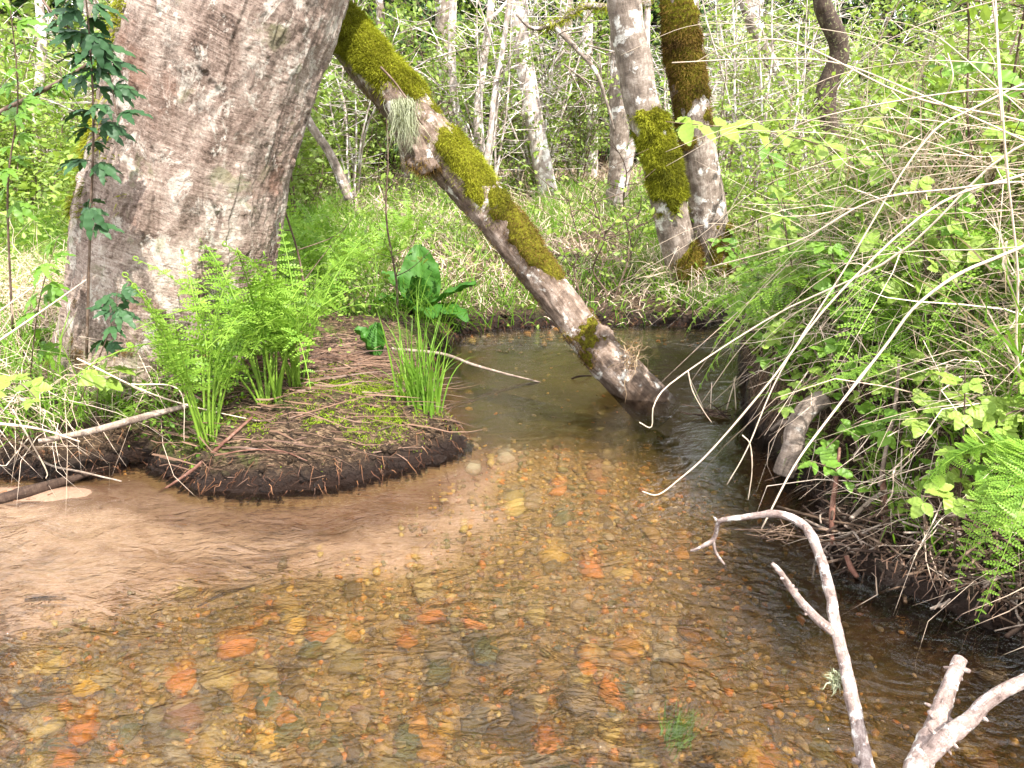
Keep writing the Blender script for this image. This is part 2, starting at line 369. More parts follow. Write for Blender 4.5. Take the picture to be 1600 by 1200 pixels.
# ---- water: closed body, clear with tea brown absorption, rippled surface
k = NT('stream_water'); P = k.n('NewGeometry').outputs['Position']
r1 = k.noise(k.vmul(P, (6, 10, 1)), 1, 3, .5, 1.6); r2 = k.noise(k.vmul(P, (18, 30, 1)), 1, 3, .6, 1.0); r3 = k.noise(k.vmul(P, (55, 85, 1)), 1, 2, .5, .5)
Y_ = k.n('SeparateXYZ', {0: P}).outputs[1]; X_ = k.n('SeparateXYZ', {0: P}).outputs[0]
near = k.step(Y_, 2.9, 1.5); pat = k.step(k.noise(k.vmul(P, (1.3, 1.0, 1)), 1.0, 3), .4, .65)
amp = k.math('ADD', .16, k.math('MULTIPLY', k.math('ADD', k.math('MULTIPLY', near, 1.5), k.math('MULTIPLY', k.step(Y_, 4.35, 4.7), .9)), k.math('ADD', .35, pat)))
h = k.math('ADD', k.math('MULTIPLY', r1, 2.6), k.math('ADD', k.math('MULTIPLY', r2, .8), k.math('MULTIPLY', r3, .3)))
nm = k.bump(k.math('MULTIPLY', h, amp), .9, .016)
fr = k.n('Fresnel', {'IOR': 1.42, 'Normal': nm}).outputs[0]
gl = k.n('BsdfGlossy', {'Roughness': .012, 'Normal': nm, 'Color': (1, 1, 1, 1)}).outputs[0]
tr = k.n('BsdfTransparent', {'Color': (.97, .95, .92, 1)}).outputs[0]
rf = k.n('BsdfRefraction', {'Color': (.97, .95, .92, 1), 'IOR': 1.16, 'Roughness': .0, 'Normal': nm}).outputs[0]
bdy = k.n('MixShader', {0: .40, 1: tr, 2: rf}).outputs[0]
mx = k.n('MixShader', {0: fr, 1: bdy, 2: gl}).outputs[0]; k.t.links.new(mx, k.out.inputs[0])
va = k.n('VolumeAbsorption', {'Color': (.74, .58, .32, 1), 'Density': 1.75}).outputs[0]; k.t.links.new(va, k.out.inputs[1])
water = k.m
bx = np.array([[-4.35, -1.55, 0], [4.45, -1.55, 0], [4.45, 6.7, 0], [-4.35, 6.7, 0]], float)
V8 = np.vstack([bx, bx - [0, 0, .9]]); F8 = np.array([[0, 1, 2, 3], [7, 6, 5, 4], [0, 4, 5, 1], [1, 5, 6, 2], [2, 6, 7, 3], [3, 7, 4, 0]])
wo = link('stream_water', Acc().add(V8, F8).mesh('stream_water', water, smooth=False)); wo['kind'] = 'structure'; wo['label'] = 'clear tea brown stream water with soft ripples'

# ---- stones on the bed
k = NT('river_stone'); t_ = k.attr('tint').outputs['Fac']; o_ = k.n('ObjectInfo').outputs['Random']; tc = k.n('TexCoord').outputs['Object']
f = k.math('FRACT', k.math('ADD', t_, o_)); nz = k.noise(tc, 40, 5, .7); n2 = k.noise(tc, 160, 3, .7)
col = k.ramp(f, [(0, (0.150, 0.101, 0.043)), (.1, (0.450, 0.295, 0.102)), (.2, (0.300, 0.232, 0.094)), (.3, (0.600, 0.295, 0.065)), (.38, (0.195, 0.155, 0.080)), (.48, (0.510, 0.388, 0.174)), (.56, (0.720, 0.264, 0.051)),
                 (.62, (0.165, 0.171, 0.072)), (.7, (0.360, 0.264, 0.145)), (.78, (0.630, 0.465, 0.145)), (.84, (0.300, 0.155, 0.087)), (.9, (0.450, 0.372, 0.246)), (.95, (0.750, 0.465, 0.102))], 'CONSTANT')
col = k.mix(k.step(nz, .42, .68), col, k.mix(.4, col, (.12, .08, .04)))
col = k.mix(k.math('MULTIPLY', k.step(n2, .6, .68), .5), col, (.42, .33, .2))
stone = k.surf(col, .4, k.bump(nz, .5, .006), .4)
import bmesh
def ico(sub_, seed, fl):
    bm = bmesh.new(); bmesh.ops.create_icosphere(bm, subdivisions=sub_, radius=1)
    v = np.array([x.co[:] for x in bm.verts]); f_ = np.array([[q.index for q in p.verts] for p in bm.faces]); bm.free()
    r = 1 + .55 * noise(v * 1.1 + seed * 7.1) + .22 * noise(v * 2.7 + seed); v = v * r[:, None]
    for q in range(5):
        n_ = rng.normal(size=3); n_ /= np.linalg.norm(n_); dd_ = v @ n_; v -= np.maximum(0, dd_ - .55)[:, None] * n_ * .95
    return v * [1, rng.uniform(.65, .95), fl], f_
st_meshes = []
for q in range(12):
    v, f_ = ico(2, q, rng.uniform(.32, .6)); st_meshes.append(Acc().add(v, f_, 0).mesh('stone', stone))
def gravel_dens(x, y):
    d = wdist(x, y); s = sandmask(x, y); g = (1 - s) * (d < -.02)
    return (d < -.02) * (1 - .55 * sm((x - .55) / .5)) * np.where(y > 4.72, .35, g * (1 - .97 * sm((y - 2.85) / .6)))
cand = []
N = 42000; X = rng.uniform(-2.6, 2.2, N); Y = 1.05 + 4.0 * rng.random(N) ** 1.25
keep = rng.random(N) < gravel_dens(X, Y); X, Y = X[keep], Y[keep]
SZ = .0108 * np.exp(rng.normal(size=len(X)) * .47) * (1 + .2 * sm((2.2 - Y) / 1)); SZ = np.clip(SZ, .005, .042); SZ = np.where(Y > 4.4, SZ * 1.3, SZ)
Z = H(X, Y)
dist = np.sqrt(X ** 2 + Y ** 2 + 1.96); infr = (np.abs(X) / (Y * cp + 1.4 * sp) < .66) & (Y > 1.3)
big = np.argsort(-(SZ / dist) * infr)
nb = 290
for q in big[:nb]:
    s_ = SZ[q] * rng.uniform(1.15, 1.7); e = Matrix.Translation((X[q], Y[q], Z[q] + s_ * .15)) @ Matrix.Rotation(rng.uniform(0, 6.28), 4, 'Z') @ Matrix.Rotation(rng.normal() * .15, 4, 'X') @ Matrix.Diagonal((s_ * rng.uniform(1, 1.3), s_, s_, 1))
    o = link('stone', st_meshes[rng.integers(12)], bed_o); o.matrix_local = e
acc = Acc(); rest_ = big[nb:]
for q in range(8):
    v, f_ = ico(1, q + 20, rng.uniform(.4, .65)); ii = rest_[q::8]; n_ = len(ii)
    ax, ay, az_ = rand_axes(n_, .85); acc.add(*place(v, f_, np.stack([X[ii], Y[ii], Z[ii] + SZ[ii] * .2], 1), ax, ay, az_, SZ[ii]))
gr = link('gravel', acc.mesh('gravel', stone), bed_o); gr['kind'] = 'stuff'
# sticks, needles and dark leaf bits lying on the sand
litter_m = leaf_mat('sunken_litter', (.035, .014, .008), (.12, .045, .02), (.26, .12, .05), 0, .6)
N = 9000; X = rng.uniform(-2.4, .7, N); Y = rng.uniform(1.8, 3.9, N)
w_ = sandmask(X, Y) * (wdist(X, Y) < -.01); pn = fbm(xy0(X * 1.3 - Y * .3, Y * 3.2) + 3, 3)
ban = litter_band(X, Y)
kp = rng.random(N) < w_ * np.clip(.04 + ban * (.6 + 1.6 * pn) + .12 * (pn > .3), 0, 1); X, Y = X[kp], Y[kp]; N = len(X)
P0 = np.stack([X, Y, H(X, Y) + .004], 1); D = rng.normal(size=(N, 3)) * [1, .35, .06]
acc = Acc(); acc.add(*ribbons(P0, D, .03 * np.exp(rng.normal(size=N) * .6), .0028 * np.exp(rng.normal(size=N) * .4), 0, 2, side=np.tile([0, 0.3, 1.0], (N, 1)) + rng.normal(size=(N, 3)) * .5, curl=1))
lt = link('sunken_litter', acc.mesh('sunken_litter', litter_m), bed_o); lt['kind'] = 'stuff'

# loose clods and crumbs along the cut edges of the banks
e_ = []
for a_, b_ in zip(_W[:39], _W[1:40]):
    if a_[1] < .8 or a_[1] > 5.4: continue
    L = np.linalg.norm(b_ - a_); n_ = int(L * 150); t = rng.random((n_, 1)); e_.append(np.hstack([a_ + (b_ - a_) * t, np.tile([(a_ - b_)[1], (b_ - a_)[0]], (n_, 1)) / L]))
e_ = np.vstack(e_); P2 = e_[:, :2] + e_[:, 2:] * rng.uniform(-.03, .10, (len(e_), 1)); acc = Acc(); szc = .012 * np.exp(rng.normal(size=len(P2)) * .55)
Pc = np.stack([P2[:, 0], P2[:, 1], H(P2[:, 0], P2[:, 1])], 1)
for q in range(4):
    v, f_ = ico(1, q + 40, .8); ii = slice(q, None, 4); ax, ay, az_ = rand_axes(len(Pc[ii]), .5); acc.add(*place(v, f_, Pc[ii], ax, ay, az_, szc[ii]))
cl = link('soil_crumbs', acc.mesh('soil_crumbs', soil), g_o); cl['kind'] = 'stuff'

# ================================================================== BIG TREES
moss_m = leaf_mat('moss', (.07, .075, .008), (.24, .25, .015), (.44, .46, .05), .25, .8, .1, .3)
moss_brown = leaf_mat('brown_moss', (.06, .035, .012), (.15, .09, .02), (.22, .17, .03), .15, .85, .1, .3)
shellm = NT('moss_mat_base'); _p = shellm.n('NewGeometry').outputs['Position']
_n = shellm.noise(_p, 60, 5, .7); moss_base = shellm.surf(shellm.ramp(_n, [(.3, (.05, .045, .006)), (.55, (.15, .14, .012)), (.75, (.24, .24, .02))]), .95, shellm.bump(_n, 1, .02), .1)
def on_surface(V, F, n, wfun=None):
    """n random points on a quad mesh with normals"""
    A, B, Cc, D = (V[F[:, i]] for i in range(4)); nr = np.cross(Cc - A, D - B); ar = np.linalg.norm(nr, axis=1) + 1e-12
    w_ = ar.copy()
    if wfun is not None: w_ = w_ * wfun((A + B + Cc + D) / 4, nr / ar[:, None])
    if w_.sum() <= 0: return np.zeros((0, 3)), np.zeros((0, 3))
    q = rng.choice(len(F), n, p=w_ / w_.sum()); a, b = rng.random((n, 1)), rng.random((n, 1))
    return A[q] * (1 - a) * (1 - b) + B[q] * a * (1 - b) + Cc[q] * a * b + D[q] * (1 - a) * b, nr[q] / ar[q][:, None]
def moss_tufts(acc, P, Nn, L=.02, W=.004, droop=.4, nseg=2):
    D = Nn + rng.normal(size=P.shape) * .55
    acc.add(*ribbons(P - Nn * .004, D, L * np.exp(rng.normal(size=len(P)) * .35), W, droop, nseg, tint=np.clip(.5 + 1.1 * fbm(P * 9, 2) + .7 * fbm(P * 3 + 4, 2) + rng.normal(size=len(P)) * .18, 0, 1)))
def moss_patch(root, pts, rad, top, s0, s1, n, thick=.02, L=.02, mat=None, W=.004, name='moss'):
    """a lumpy cushion on one side (direction top) of a swept trunk between s0..s1 (0..1), plus tufts"""
    P = catmull(np.asarray(pts, float), 120); r = np.interp(np.linspace(0, 1, 120), np.linspace(0, 1, len(rad)), rad)
    a, b = int(s0 * 119), max(int(s1 * 119), int(s0 * 119) + 3); P, r = P[a:b + 1], r[a:b + 1]; P = catmull(P, 70); r = np.interp(np.linspace(0, 1, 70), np.linspace(0, 1, len(r)), r)
    T, A, B = frames(P); th = np.linspace(0, 2 * np.pi, 64, endpoint=False); top = np.asarray(top, float); top /= np.linalg.norm(top)
    rad_dir = np.cos(th)[None, :, None] * A[:, None] + np.sin(th)[None, :, None] * B[:, None]
    S = np.linspace(0, 1, 70)[:, None]; facing = rad_dir @ top
    base = P[:, None] + rad_dir * r[:, None, None]
    nz = .6 * fbm(base * 11, 4) + .9 * fbm(base * 5 + 3, 4); edge = sm((facing - .12 + .5 * nz) / .35) * sm(S / .28 + 1.3 * nz) * sm((1 - S) / .28 + 1.3 * nz)
    V = base + rad_dir * ((thick * (.7 + .9 * nz) * edge - .012 * (1 - edge))[..., None])
    m, ns = 70, 64; i = np.arange(m - 1)[:, None] * ns; j = np.arange(ns)[None]; j2 = (j + 1) % ns
    F = np.stack([i + j, i + j2, i + ns + j2, i + ns + j], -1).reshape(-1, 4); V = V.reshape(-1, 3); ef = edge.reshape(-1)
    F = F[ef[F].max(1) > .25]; acc = Acc(); acc.add(V, F, .5)
    mo = part(name, acc, moss_base, root)
    w_ = edge.reshape(-1)[F].mean(1); q = rng.choice(len(F), n, p=w_ / w_.sum())
    Pp = V[F[q]].mean(1) + rng.normal(size=(n, 3)) * .007; Nn = rad_dir.reshape(-1, 3)[F[q][:, 0]]
    ws = (sm((facing + .25) / .6) * sm(S / .06) * sm((1 - S) / .06) * sm((nz + .25) / .3)).reshape(-1); q2 = rng.choice(len(ws), n // 5, p=ws / ws.sum())
    Pp = np.vstack([Pp, base.reshape(-1, 3)[q2] + rng.normal(size=(len(q2), 3)) * .004]); Nn = np.vstack([Nn, rad_dir.reshape(-1, 3)[q2]])
    tf = Acc(); moss_tufts(tf, Pp, Nn, L, W); part('moss_tufts', tf, mat or moss_m, root, stuff=True)

# ---- the big leaning alder on the left
bigbark = None
k = NT('old_alder_bark'); v = k.attr('rest').outputs['Vector']
wv = k.n('VectorMath', {0: v, 1: k.n('VectorMath', {0: k.n('TexNoise', {'Vector': v, 'Scale': 2.5, 'Detail': 4}).outputs[1], 1: (.16, .16, .10)}, operation='MULTIPLY').outputs[0]}, operation='ADD').outputs[0]
lines = k.noise(k.vmul(wv, (7, 7, 130)), 1, 5, .75, .3); big_ = k.noise(v, 2.6, 6, .6); med = k.noise(k.vmul(v, (9, 9, 4)), 1, 7, .7, .5); fine = k.noise(v, 95, 6, .85); lich = k.noise(k.vmul(v, (8, 8, 5)), 1, 10, .8, .5); pk = k.noise(v, 1.9, 3)
f = k.math('ADD', k.math('MULTIPLY', lines, .26), k.math('ADD', k.math('MULTIPLY', med, .42), k.math('ADD', k.math('MULTIPLY', fine, .34), k.math('MULTIPLY', big_, .34))))
col = k.ramp(f, [(.58, (.06, .042, .035)), (.63, (.20, .145, .12)), (.68, (.33, .255, .22)), (.735, (.47, .39, .345)), (.81, (.66, .61, .56))])
col = k.mix(k.math('MULTIPLY', k.step(lich, .53, .585), .75), col, (.70, .67, .62))
col = k.mix(k.math('MULTIPLY', k.step(k.noise(v, 3.3, 5, .6), .56, .68), .4), col, (.30, .15, .10))
col = k.mix(k.math('MULTIPLY', k.step(k.noise(v, 5.1, 6, .7, .4), .57, .66), .55), col, (.19, .21, .10))
col = k.mix(k.math('MULTIPLY', k.step(k.noise(k.vmul(v, (38, 38, 75)), 1, 6, .8), .55, .61), .6), col, (.06, .042, .034))
col = k.mix(k.math('MULTIPLY', k.step(k.noise(k.vmul(v, (5, 5, 3)), 1, 5, .7), .51, .63), .75), col, k.mix(k.step(fine, .42, .6), (.045, .032, .026), (.24, .19, .16)))
ck = k.attr('tint').outputs['Fac']; col = k.mix(k.math('MULTIPLY', k.step(ck, .62, .85), .4), col, (.05, .035, .028))  # shade of furrows and plate edges painted into the bark colour
lowz = k.n('SeparateXYZ', {0: v}).outputs[2]
col = k.mix(k.math('MULTIPLY', k.step(lowz, .75, .15), k.math('MULTIPLY', k.step(med, .4, .6), .5)), col, (.36, .30, .19))
col = k.mix(1.0, col, (1.0, .955, .90), 'MULTIPLY')
bigbark = k.surf(col, .85, k.bump(k.math('ADD', k.math('MULTIPLY', lines, .35), k.math('ADD', k.math('MULTIPLY', fine, .6), med)), 1.0, .02), .25)

tb = [(-1.80, 3.62, -.15), (-1.74, 3.60, .10), (-1.63, 3.60, .50), (-1.49, 3.60, 1.02), (-1.33, 3.61, 1.45), (-1.165, 3.62, 1.83), (-.9, 3.65, 2.4), (-.35, 3.8, 3.6), (.2, 4.1, 5.2), (.6, 4.4, 7.4), (.8, 4.7, 9.6)]
tr_ = np.array([.49, .46, .44, .435, .425, .43, .37, .32, .27, .19, .08])
big_root = thing('alder_tree', 'massive old alder with pinkish grey bark leaning over the ferns on the left bank', 'tree', (-1.74, 3.6, .1))
P = catmull(tb, 900); seg = np.concatenate([[0], np.cumsum(np.linalg.norm(np.diff(P, axis=0), axis=1))])
ss = np.concatenate([np.linspace(0, 2.2, 460), np.linspace(2.25, seg[-1], 90)])
P = np.stack([np.interp(ss, seg, P[:, i]) for i in range(3)], 1)
r0 = np.interp(np.interp(ss, seg, np.linspace(0, 1, 900)), np.linspace(0, 1, len(tr_)), tr_)
ns = 420; th = np.linspace(0, 2 * np.pi, ns, endpoint=False); T, A, B = frames(P); TH, S = np.meshgrid(th, ss); rr = np.repeat(r0[:, None], ns, 1)
q3 = np.stack([np.cos(TH), np.sin(TH), S * .8], -1)
bul = fbm(q3 * 1.4 + 3, 3) * .04
flr = np.exp(-np.maximum(S - .1, 0) / .24) * (.05 + .24 * np.maximum(0, np.cos(TH * 2.5 + .6)) ** 2 + .05 * np.cos(TH * 5 + 1))
wq = q3 * [1.9, 1.9, 1.25]; wq = wq + fbm(q3 * 4.5, 3)[..., None] * .35
pl = fbm(wq + 9, 4); plate = sm((pl - .12) / .05) * .011 + sm((-.30 - pl) / .05) * .008
rid = np.abs(fbm(q3 * [2.2, 2.2, .8] + 31, 3)); furrow = -.006 * np.exp(-(rid / .03) ** 2) * sm((fbm(q3 * 1.6 + 2, 2) - .05) / .2)
fn = fbm(q3 * [24, 24, 30], 4) * .006 + fbm(q3 * [9, 9, 90], 3) * .0016 + fbm(q3 * [6, 6, 5], 3) * .012
sc_ = np.clip(1.2 - S / 7, .4, 1)
rr = rr * (1 + flr) + bul + (plate + furrow + fn) * sc_
gp_ = np.hypot(np.gradient(plate, axis=1), np.gradient(plate, axis=0)); crease_shade = np.clip(.3 + gp_ * 130 * sm((noise(q3 * 3.3) + .1) / .3) + (-furrow) * 14, 0, 1)
V = P[:, None] + rr[..., None] * (np.cos(TH)[..., None] * A[:, None] + np.sin(TH)[..., None] * B[:, None])
i = np.arange(len(ss) - 1)[:, None] * ns; j = np.arange(ns)[None]; j2 = (j + 1) % ns
F = np.stack([i + j, i + j2, i + ns + j2, i + ns + j], -1).reshape(-1, 4)
Vb = V.reshape(-1, 3); Fb = F
part('trunk', Acc().add(Vb, Fb, crease_shade.reshape(-1), np.stack([np.cos(TH) * .4, np.sin(TH) * .4, S], -1).reshape(-1, 3)), bigbark, big_root)
# moss down its left flank and at the foot
Pm, Nm = on_surface(Vb, Fb, 9000, lambda c, n: (c[:, 2] > .95) * (c[:, 2] < 2.4) * sm((-n[:, 0] - .72 - .0 * c[:, 1]) / .2) * (n[:, 1] < .4) * sm((fbm(c * 4 + 8, 3) + .1) / .2))
t_ = Acc(); moss_tufts(t_, Pm, Nm, .035, .005, .7); part('moss', t_, moss_m, big_root, stuff=True)
Pm, Nm = on_surface(Vb, Fb, 9000, lambda c, n: (c[:, 2] > .0) * (c[:, 2] < .62) * (n[:, 1] < .5) * sm((fbm(c * 5 + 1, 3) - .12 + .5 * (.25 - c[:, 2])) / .12))
t_ = Acc(); moss_tufts(t_, Pm, Nm, .014, .003, .5); part('moss', t_, moss_brown, big_root, stuff=True)

greybark = bark_mat('alder_bark', (.05, .038, .03), (.20, .155, .125), (.42, .36, .31), (.70, .67, .62), .535, .35, 3.0, 1.5, .6, psc=2.6)
whitebark = bark_mat('pale_alder_bark', (.12, .09, .075), (.44, .36, .32), (.68, .62, .57), (.85, .81, .77), .50, .5, 1.6, .9, .68, psc=5)
twigbark = bark_mat('twig_bark', (.05, .03, .022), (.13, .085, .06), (.24, .18, .14), (.32, .3, .25), .6, .3, 5, .7)
leaf_new = leaf_mat('new_leaf', (.15, .25, .035), (.24, .35, .055), (.34, .45, .10), .42)
leaf_mid = leaf_mat('green_leaf', (.07, .17, .018), (.13, .26, .028), (.21, .35, .045), .40)
leaf_drk = leaf_mat('dark_leaf', (.018, .05, .022), (.03, .08, .028), (.05, .115, .035), .18, .5, .25)
leaf_pale = leaf_mat('pale_leaf', (.16, .24, .06), (.26, .35, .09), (.38, .45, .15), .42)

def limbs(acc, lf, p, d, L, r, depth, leafn=5, spread=.8, up=.15, lsz=.05):
    n = max(3, int(L / .25)); pts = [p]; dd = np.array(d, float)
    for q in range(n):
        dd = dd + rng.normal(size=3) * .16 + [0, 0, up * .3]; dd /= np.linalg.norm(dd); pts.append(pts[-1] + dd * L / n)
    addtube(acc, pts, [r, r * .45], 5 if depth else 6, len(pts) + 2)
    if depth > 0:
        for q in range(int(3 + L * 1.6)):
            t = rng.uniform(.25, 1); a = pts[min(int(t * n), n - 1)]
            nd = dd + rng.normal(size=3) * spread; nd /= np.linalg.norm(nd)
            limbs(acc, lf, a, nd, L * rng.uniform(.3, .55), r * .42, depth - 1, leafn, spread, up, lsz)
    else:
        for q in range(leafn):
            a = pts[rng.integers(1, len(pts))]; lf.append(a + rng.normal(size=3) * .04)
def leaves_at(P, size, up=.35, tv=DIA_V, tf=DIA_F):
    P = np.array(P); ax, ay, az_ = rand_axes(len(P), up); return place(tv, tf, P, ax, ay, az_, size * rng.uniform(.6, 1.3, len(P)))

# branches and crown of the big tree, above the picture
br = Acc(); lf = []
for q in range(8):
    s_ = rng.uniform(.68, .98); p = catmull(tb, 200)[int(s_ * 199)]; a_ = rng.uniform(0, 6.28)
    limbs(br, lf, p, (math.cos(a_), math.sin(a_) * .8 + .25, .5), rng.uniform(1.2, 2.2), .05, 2, 4, .8)
part('branches', br, greybark, big_root, stuff=True)
part('crown', Acc().add(*leaves_at(lf, .075)), leaf_mid, big_root, stuff=True)
print('big leaves', len(lf))

# ---- the mossy trunk leaning out of the water
lpx = [(1003,628,3.70),(980,594,3.73),(918,528,3.80),(868,462,3.86),(800,370,3.95),(722,272,4.05),(655,190,4.12),(590,112,4.2),(530,42,4.28),(462,-48,4.4),(380,-160,4.6)]
lp = [tuple(dp(a, b, c)) for a, b, c in lpx]; lp[0] = tuple(np.array(lp[1]) + (np.array(lp[1]) - np.array(lp[2])) * .9)
lp += [(-2.0, 4.9, 3.2), (-2.9, 5.3, 4.3), (-3.7, 5.8, 5.8)]
lr = [.118, .108, .098, .094, .105, .118, .115, .118, .112, .10, .095, .08, .06, .03]
lean = thing('leaning_alder', 'mossy trunk slanting up out of the stream towards the big tree', 'tree', lp[1])
dsp = lambda th, s: .07 * noise(np.stack([np.cos(th) * 1.2, np.sin(th) * 1.2, s * 3.5], -1)) + .11 * fbm(np.stack([np.cos(th) * 2.6, np.sin(th) * 2.6, s * 9], -1), 3) + .12 * np.exp(-((s - .30) / .05) ** 2) * np.maximum(0, np.cos(th - 2.3)) + .10 * np.exp(-s / .10) * np.maximum(0, np.cos(th * 2)) ** 2
V, F, rs = tube(lp, lr, 72, 520, dsp); Vl, Fl = V, F
k_ = bark_mat('leaning_alder_bark', (.05, .032, .024), (.17, .12, .09), (.38, .30, .25), (.72, .69, .63), .545, .25, 3.4, 1.8, .58, psc=2.6)
_nt = k_.node_tree; _geo = _nt.nodes.new("ShaderNodeNewGeometry"); _sx = _nt.nodes.new('ShaderNodeSeparateXYZ'); _mr = _nt.nodes.new('ShaderNodeMapRange'); _mx = _nt.nodes.new('ShaderNodeMix'); _mx.data_type = 'RGBA'
_nt.links.new(_geo.outputs['Position'], _sx.inputs[0]); _nt.links.new(_sx.outputs[2], _mr.inputs[0]); _mr.inputs[1].default_value = .02; _mr.inputs[2].default_value = .11; _mr.inputs[3].default_value = .85; _mr.inputs[4].default_value = 0
_bs = _nt.nodes['Principled BSDF']; _src = _bs.inputs['Base Color'].links[0].from_socket; _nt.links.new(_src, _mx.inputs[6]); _mx.inputs[7].default_value = (.05, .03, .018, 1); _nt.links.new(_mr.outputs[0], _mx.inputs[0]); _nt.links.new(_mx.outputs[2], _bs.inputs['Base Color'])
part('trunk', Acc().add(V, F, .5, rs), k_, lean)
moss_patch(lean, lp, lr, (.15, -.6, .6), .455, .68, 34000, .020, .013, None, .0028)
moss_patch(lean, lp, lr, (.55, -.35, .65), .325, .465, 16000, .015, .012, None, .0028)
moss_patch(lean, lp, lr, (.75, -.2, .7), .27, .345, 7000, .012, .011, moss_brown, .0028)
moss_patch(lean, lp, lr, (.85, .05, .5), .235, .29, 3500, .008, .010, moss_brown, .0028)
moss_patch(lean, lp, lr, (-.2, -.6, .5), .12, .2, 1500, .006, .012, moss_brown)
# burl under the trunk
bc = dp(668, 243, 4.02); v, f_ = ico(4, 3, 1.0); v = v * [.085, .10, .125] * (1 + .2 * noise(v * 3.1) + .12 * noise(v * 8))[:, None]
v = v @ rotm('Y', -.6).T + bc + [-.015, 0, -.02]; part('burl', Acc().add(v, f_, .5, v - bc), k_, lean)
q_ = rng.choice(len(v), 1500); q_ = q_[(v[q_][:, 2] < bc[2] + .0)]; t_ = Acc(); moss_tufts(t_, v[q_], (v[q_] - bc) / np.linalg.norm(v[q_] - bc, axis=1)[:, None], .02, .003, .9); part('moss', t_, moss_brown, lean, stuff=True)
# knobs low on the trunk
kn = dp(938, 523, 3.74); v, f_ = ico(3, 5, 1.0); v = v * [.05, .045, .06] * (1 + .22 * noise(v * 2.5))[:, None] + kn; part('knot', Acc().add(v, f_, .5, v - kn), k_, lean)
# pale hanging lichen
lich_m = leaf_mat('beard_lichen', (.30, .32, .20), (.42, .44, .30), (.55, .56, .42), .3, .9, .1, 0)
b0 = dp(630, 158, 3.93); n_ = 260; P0 = b0 + rng.normal(size=(n_, 3)) * [.03, .02, .012]; D = rng.normal(size=(n_, 3)) * [.16, .12, .1] + [0, 0, -1]
part('beard_lichen', Acc().add(*ribbons(P0, D, rng.uniform(.08, .24, n_), .0035, .1, 6, curl=1.3)), lich_m, lean, stuff=True)
tw = Acc(); addtube(tw, [dp(595, 105, 4.0), dp(618, 130, 3.95), dp(642, 165, 3.93), dp(660, 195, 3.95)], [.006, .004], 5, 12); part('dead_twig', tw, twigbark, lean)
# epiphyte leaves and hanging rootlets below the trunk
P_, N_ = on_surface(Vl, Fl, 700, lambda c, n: (n[:, 2] < -.3) * (c[:, 2] > .35) * (c[:, 2] < 1.7) * (fbm(c * 4, 2) > .0))
t_ = Acc(); t_.add(*ribbons(P_, N_ + rng.normal(size=P_.shape) * .5 + [0, 0, -.6], rng.uniform(.02, .07, len(P_)), .0018, .3, 3, curl=1.5)); part('rootlets', t_, moss_brown, lean, stuff=True)
# snagged straw and root spikes by its foot
t_ = Acc(); b0 = dp(988, 560, 3.64); n_ = 90; t_.add(*ribbons(b0 + rng.normal(size=(n_, 3)) * [.03, .03, .035], rng.normal(size=(n_, 3)) * [.5, .4, 1], rng.uniform(.04, .13, n_), .004, .2, 3, curl=1.5))
straw_m = leaf_mat('straw', (.22, .13, .07), (.42, .30, .18), (.62, .50, .34), .15, .6, .25, 0)
single('straw_snag', t_, straw_m, 'wisp of dry straw caught on the foot of the slanting mossy trunk', 'straw', b0)
# crown off frame
br = Acc(); lf = []
for q in range(9):
    p = catmull(lp, 200)[rng.integers(165, 199)]; a_ = rng.uniform(0, 6.28); limbs(br, lf, p, (math.cos(a_), math.sin(a_), .5), rng.uniform(.9, 1.7), .03, 2, 4)
part('branches', br, greybark, lean, stuff=True); part('crown', Acc().add(*leaves_at(lf, .07)), leaf_mid, lean, stuff=True)

# ---- other trees
def simple_tree(name, label, cat, pts, rad, bark, leaf, top=(7, .9), nl=3, group=None, ns=20, crown=True, lsz=.08, moss=()):
    """pts given as far as the picture shows; the stem is carried on upward to its crown"""
    pts = [np.array(p, float) for p in pts]; rad = list(rad); d = pts[-1] - pts[-2]; d /= np.linalg.norm(d)
    z = pts[-1][2]; r = rad[-1]
    for q in range(4):
        d = d * .8 + np.array([rng.normal() * .1, rng.normal() * .1, .45]); d /= np.linalg.norm(d); pts.append(pts[-1] + d * (top[0] - z) / 4); r *= .72; rad.append(r)
    base = pts[0].copy(); pts[0] = pts[0] - [0, 0, .12]
    root = thing(name, label, cat, base, group)
    ds = lambda th, s: .09 * fbm(np.stack([np.cos(th) * 1.3, np.sin(th) * 1.3, s * 2.5 + base[0] * 9], -1), 3) + .35 * np.exp(-s / .13) * (.5 + .5 * np.cos(th * 3))
    V, F, rs = tube(pts, rad, ns, 150, ds); part('trunk', Acc().add(V, F, .5, rs + [0, 0, base[0] * 3]), bark, root)
    if crown:
        br = Acc(); lf = []; C_ = catmull(pts, 100)
        for q in range(nl):
            p = C_[rng.integers(48, 99)]; a_ = rng.uniform(0, 6.28); limbs(br, lf, p, (math.cos(a_), math.sin(a_), .5), rng.uniform(.8, 1.8) * top[1], rad[0] * .28, 2, 2)
        part('branches', br, bark, root, stuff=True); part('crown', Acc().add(*leaves_at(lf, lsz)), leaf, root, stuff=True)
    for m in moss: moss_patch(root, pts, rad, *m)
    return root, pts, rad
def G(px, Y):     # foot of something seen at column px and standing Y metres ahead
    x = ray(px, 400)[0] * Y / ray(px, 400)[1]; return ground(x, Y)
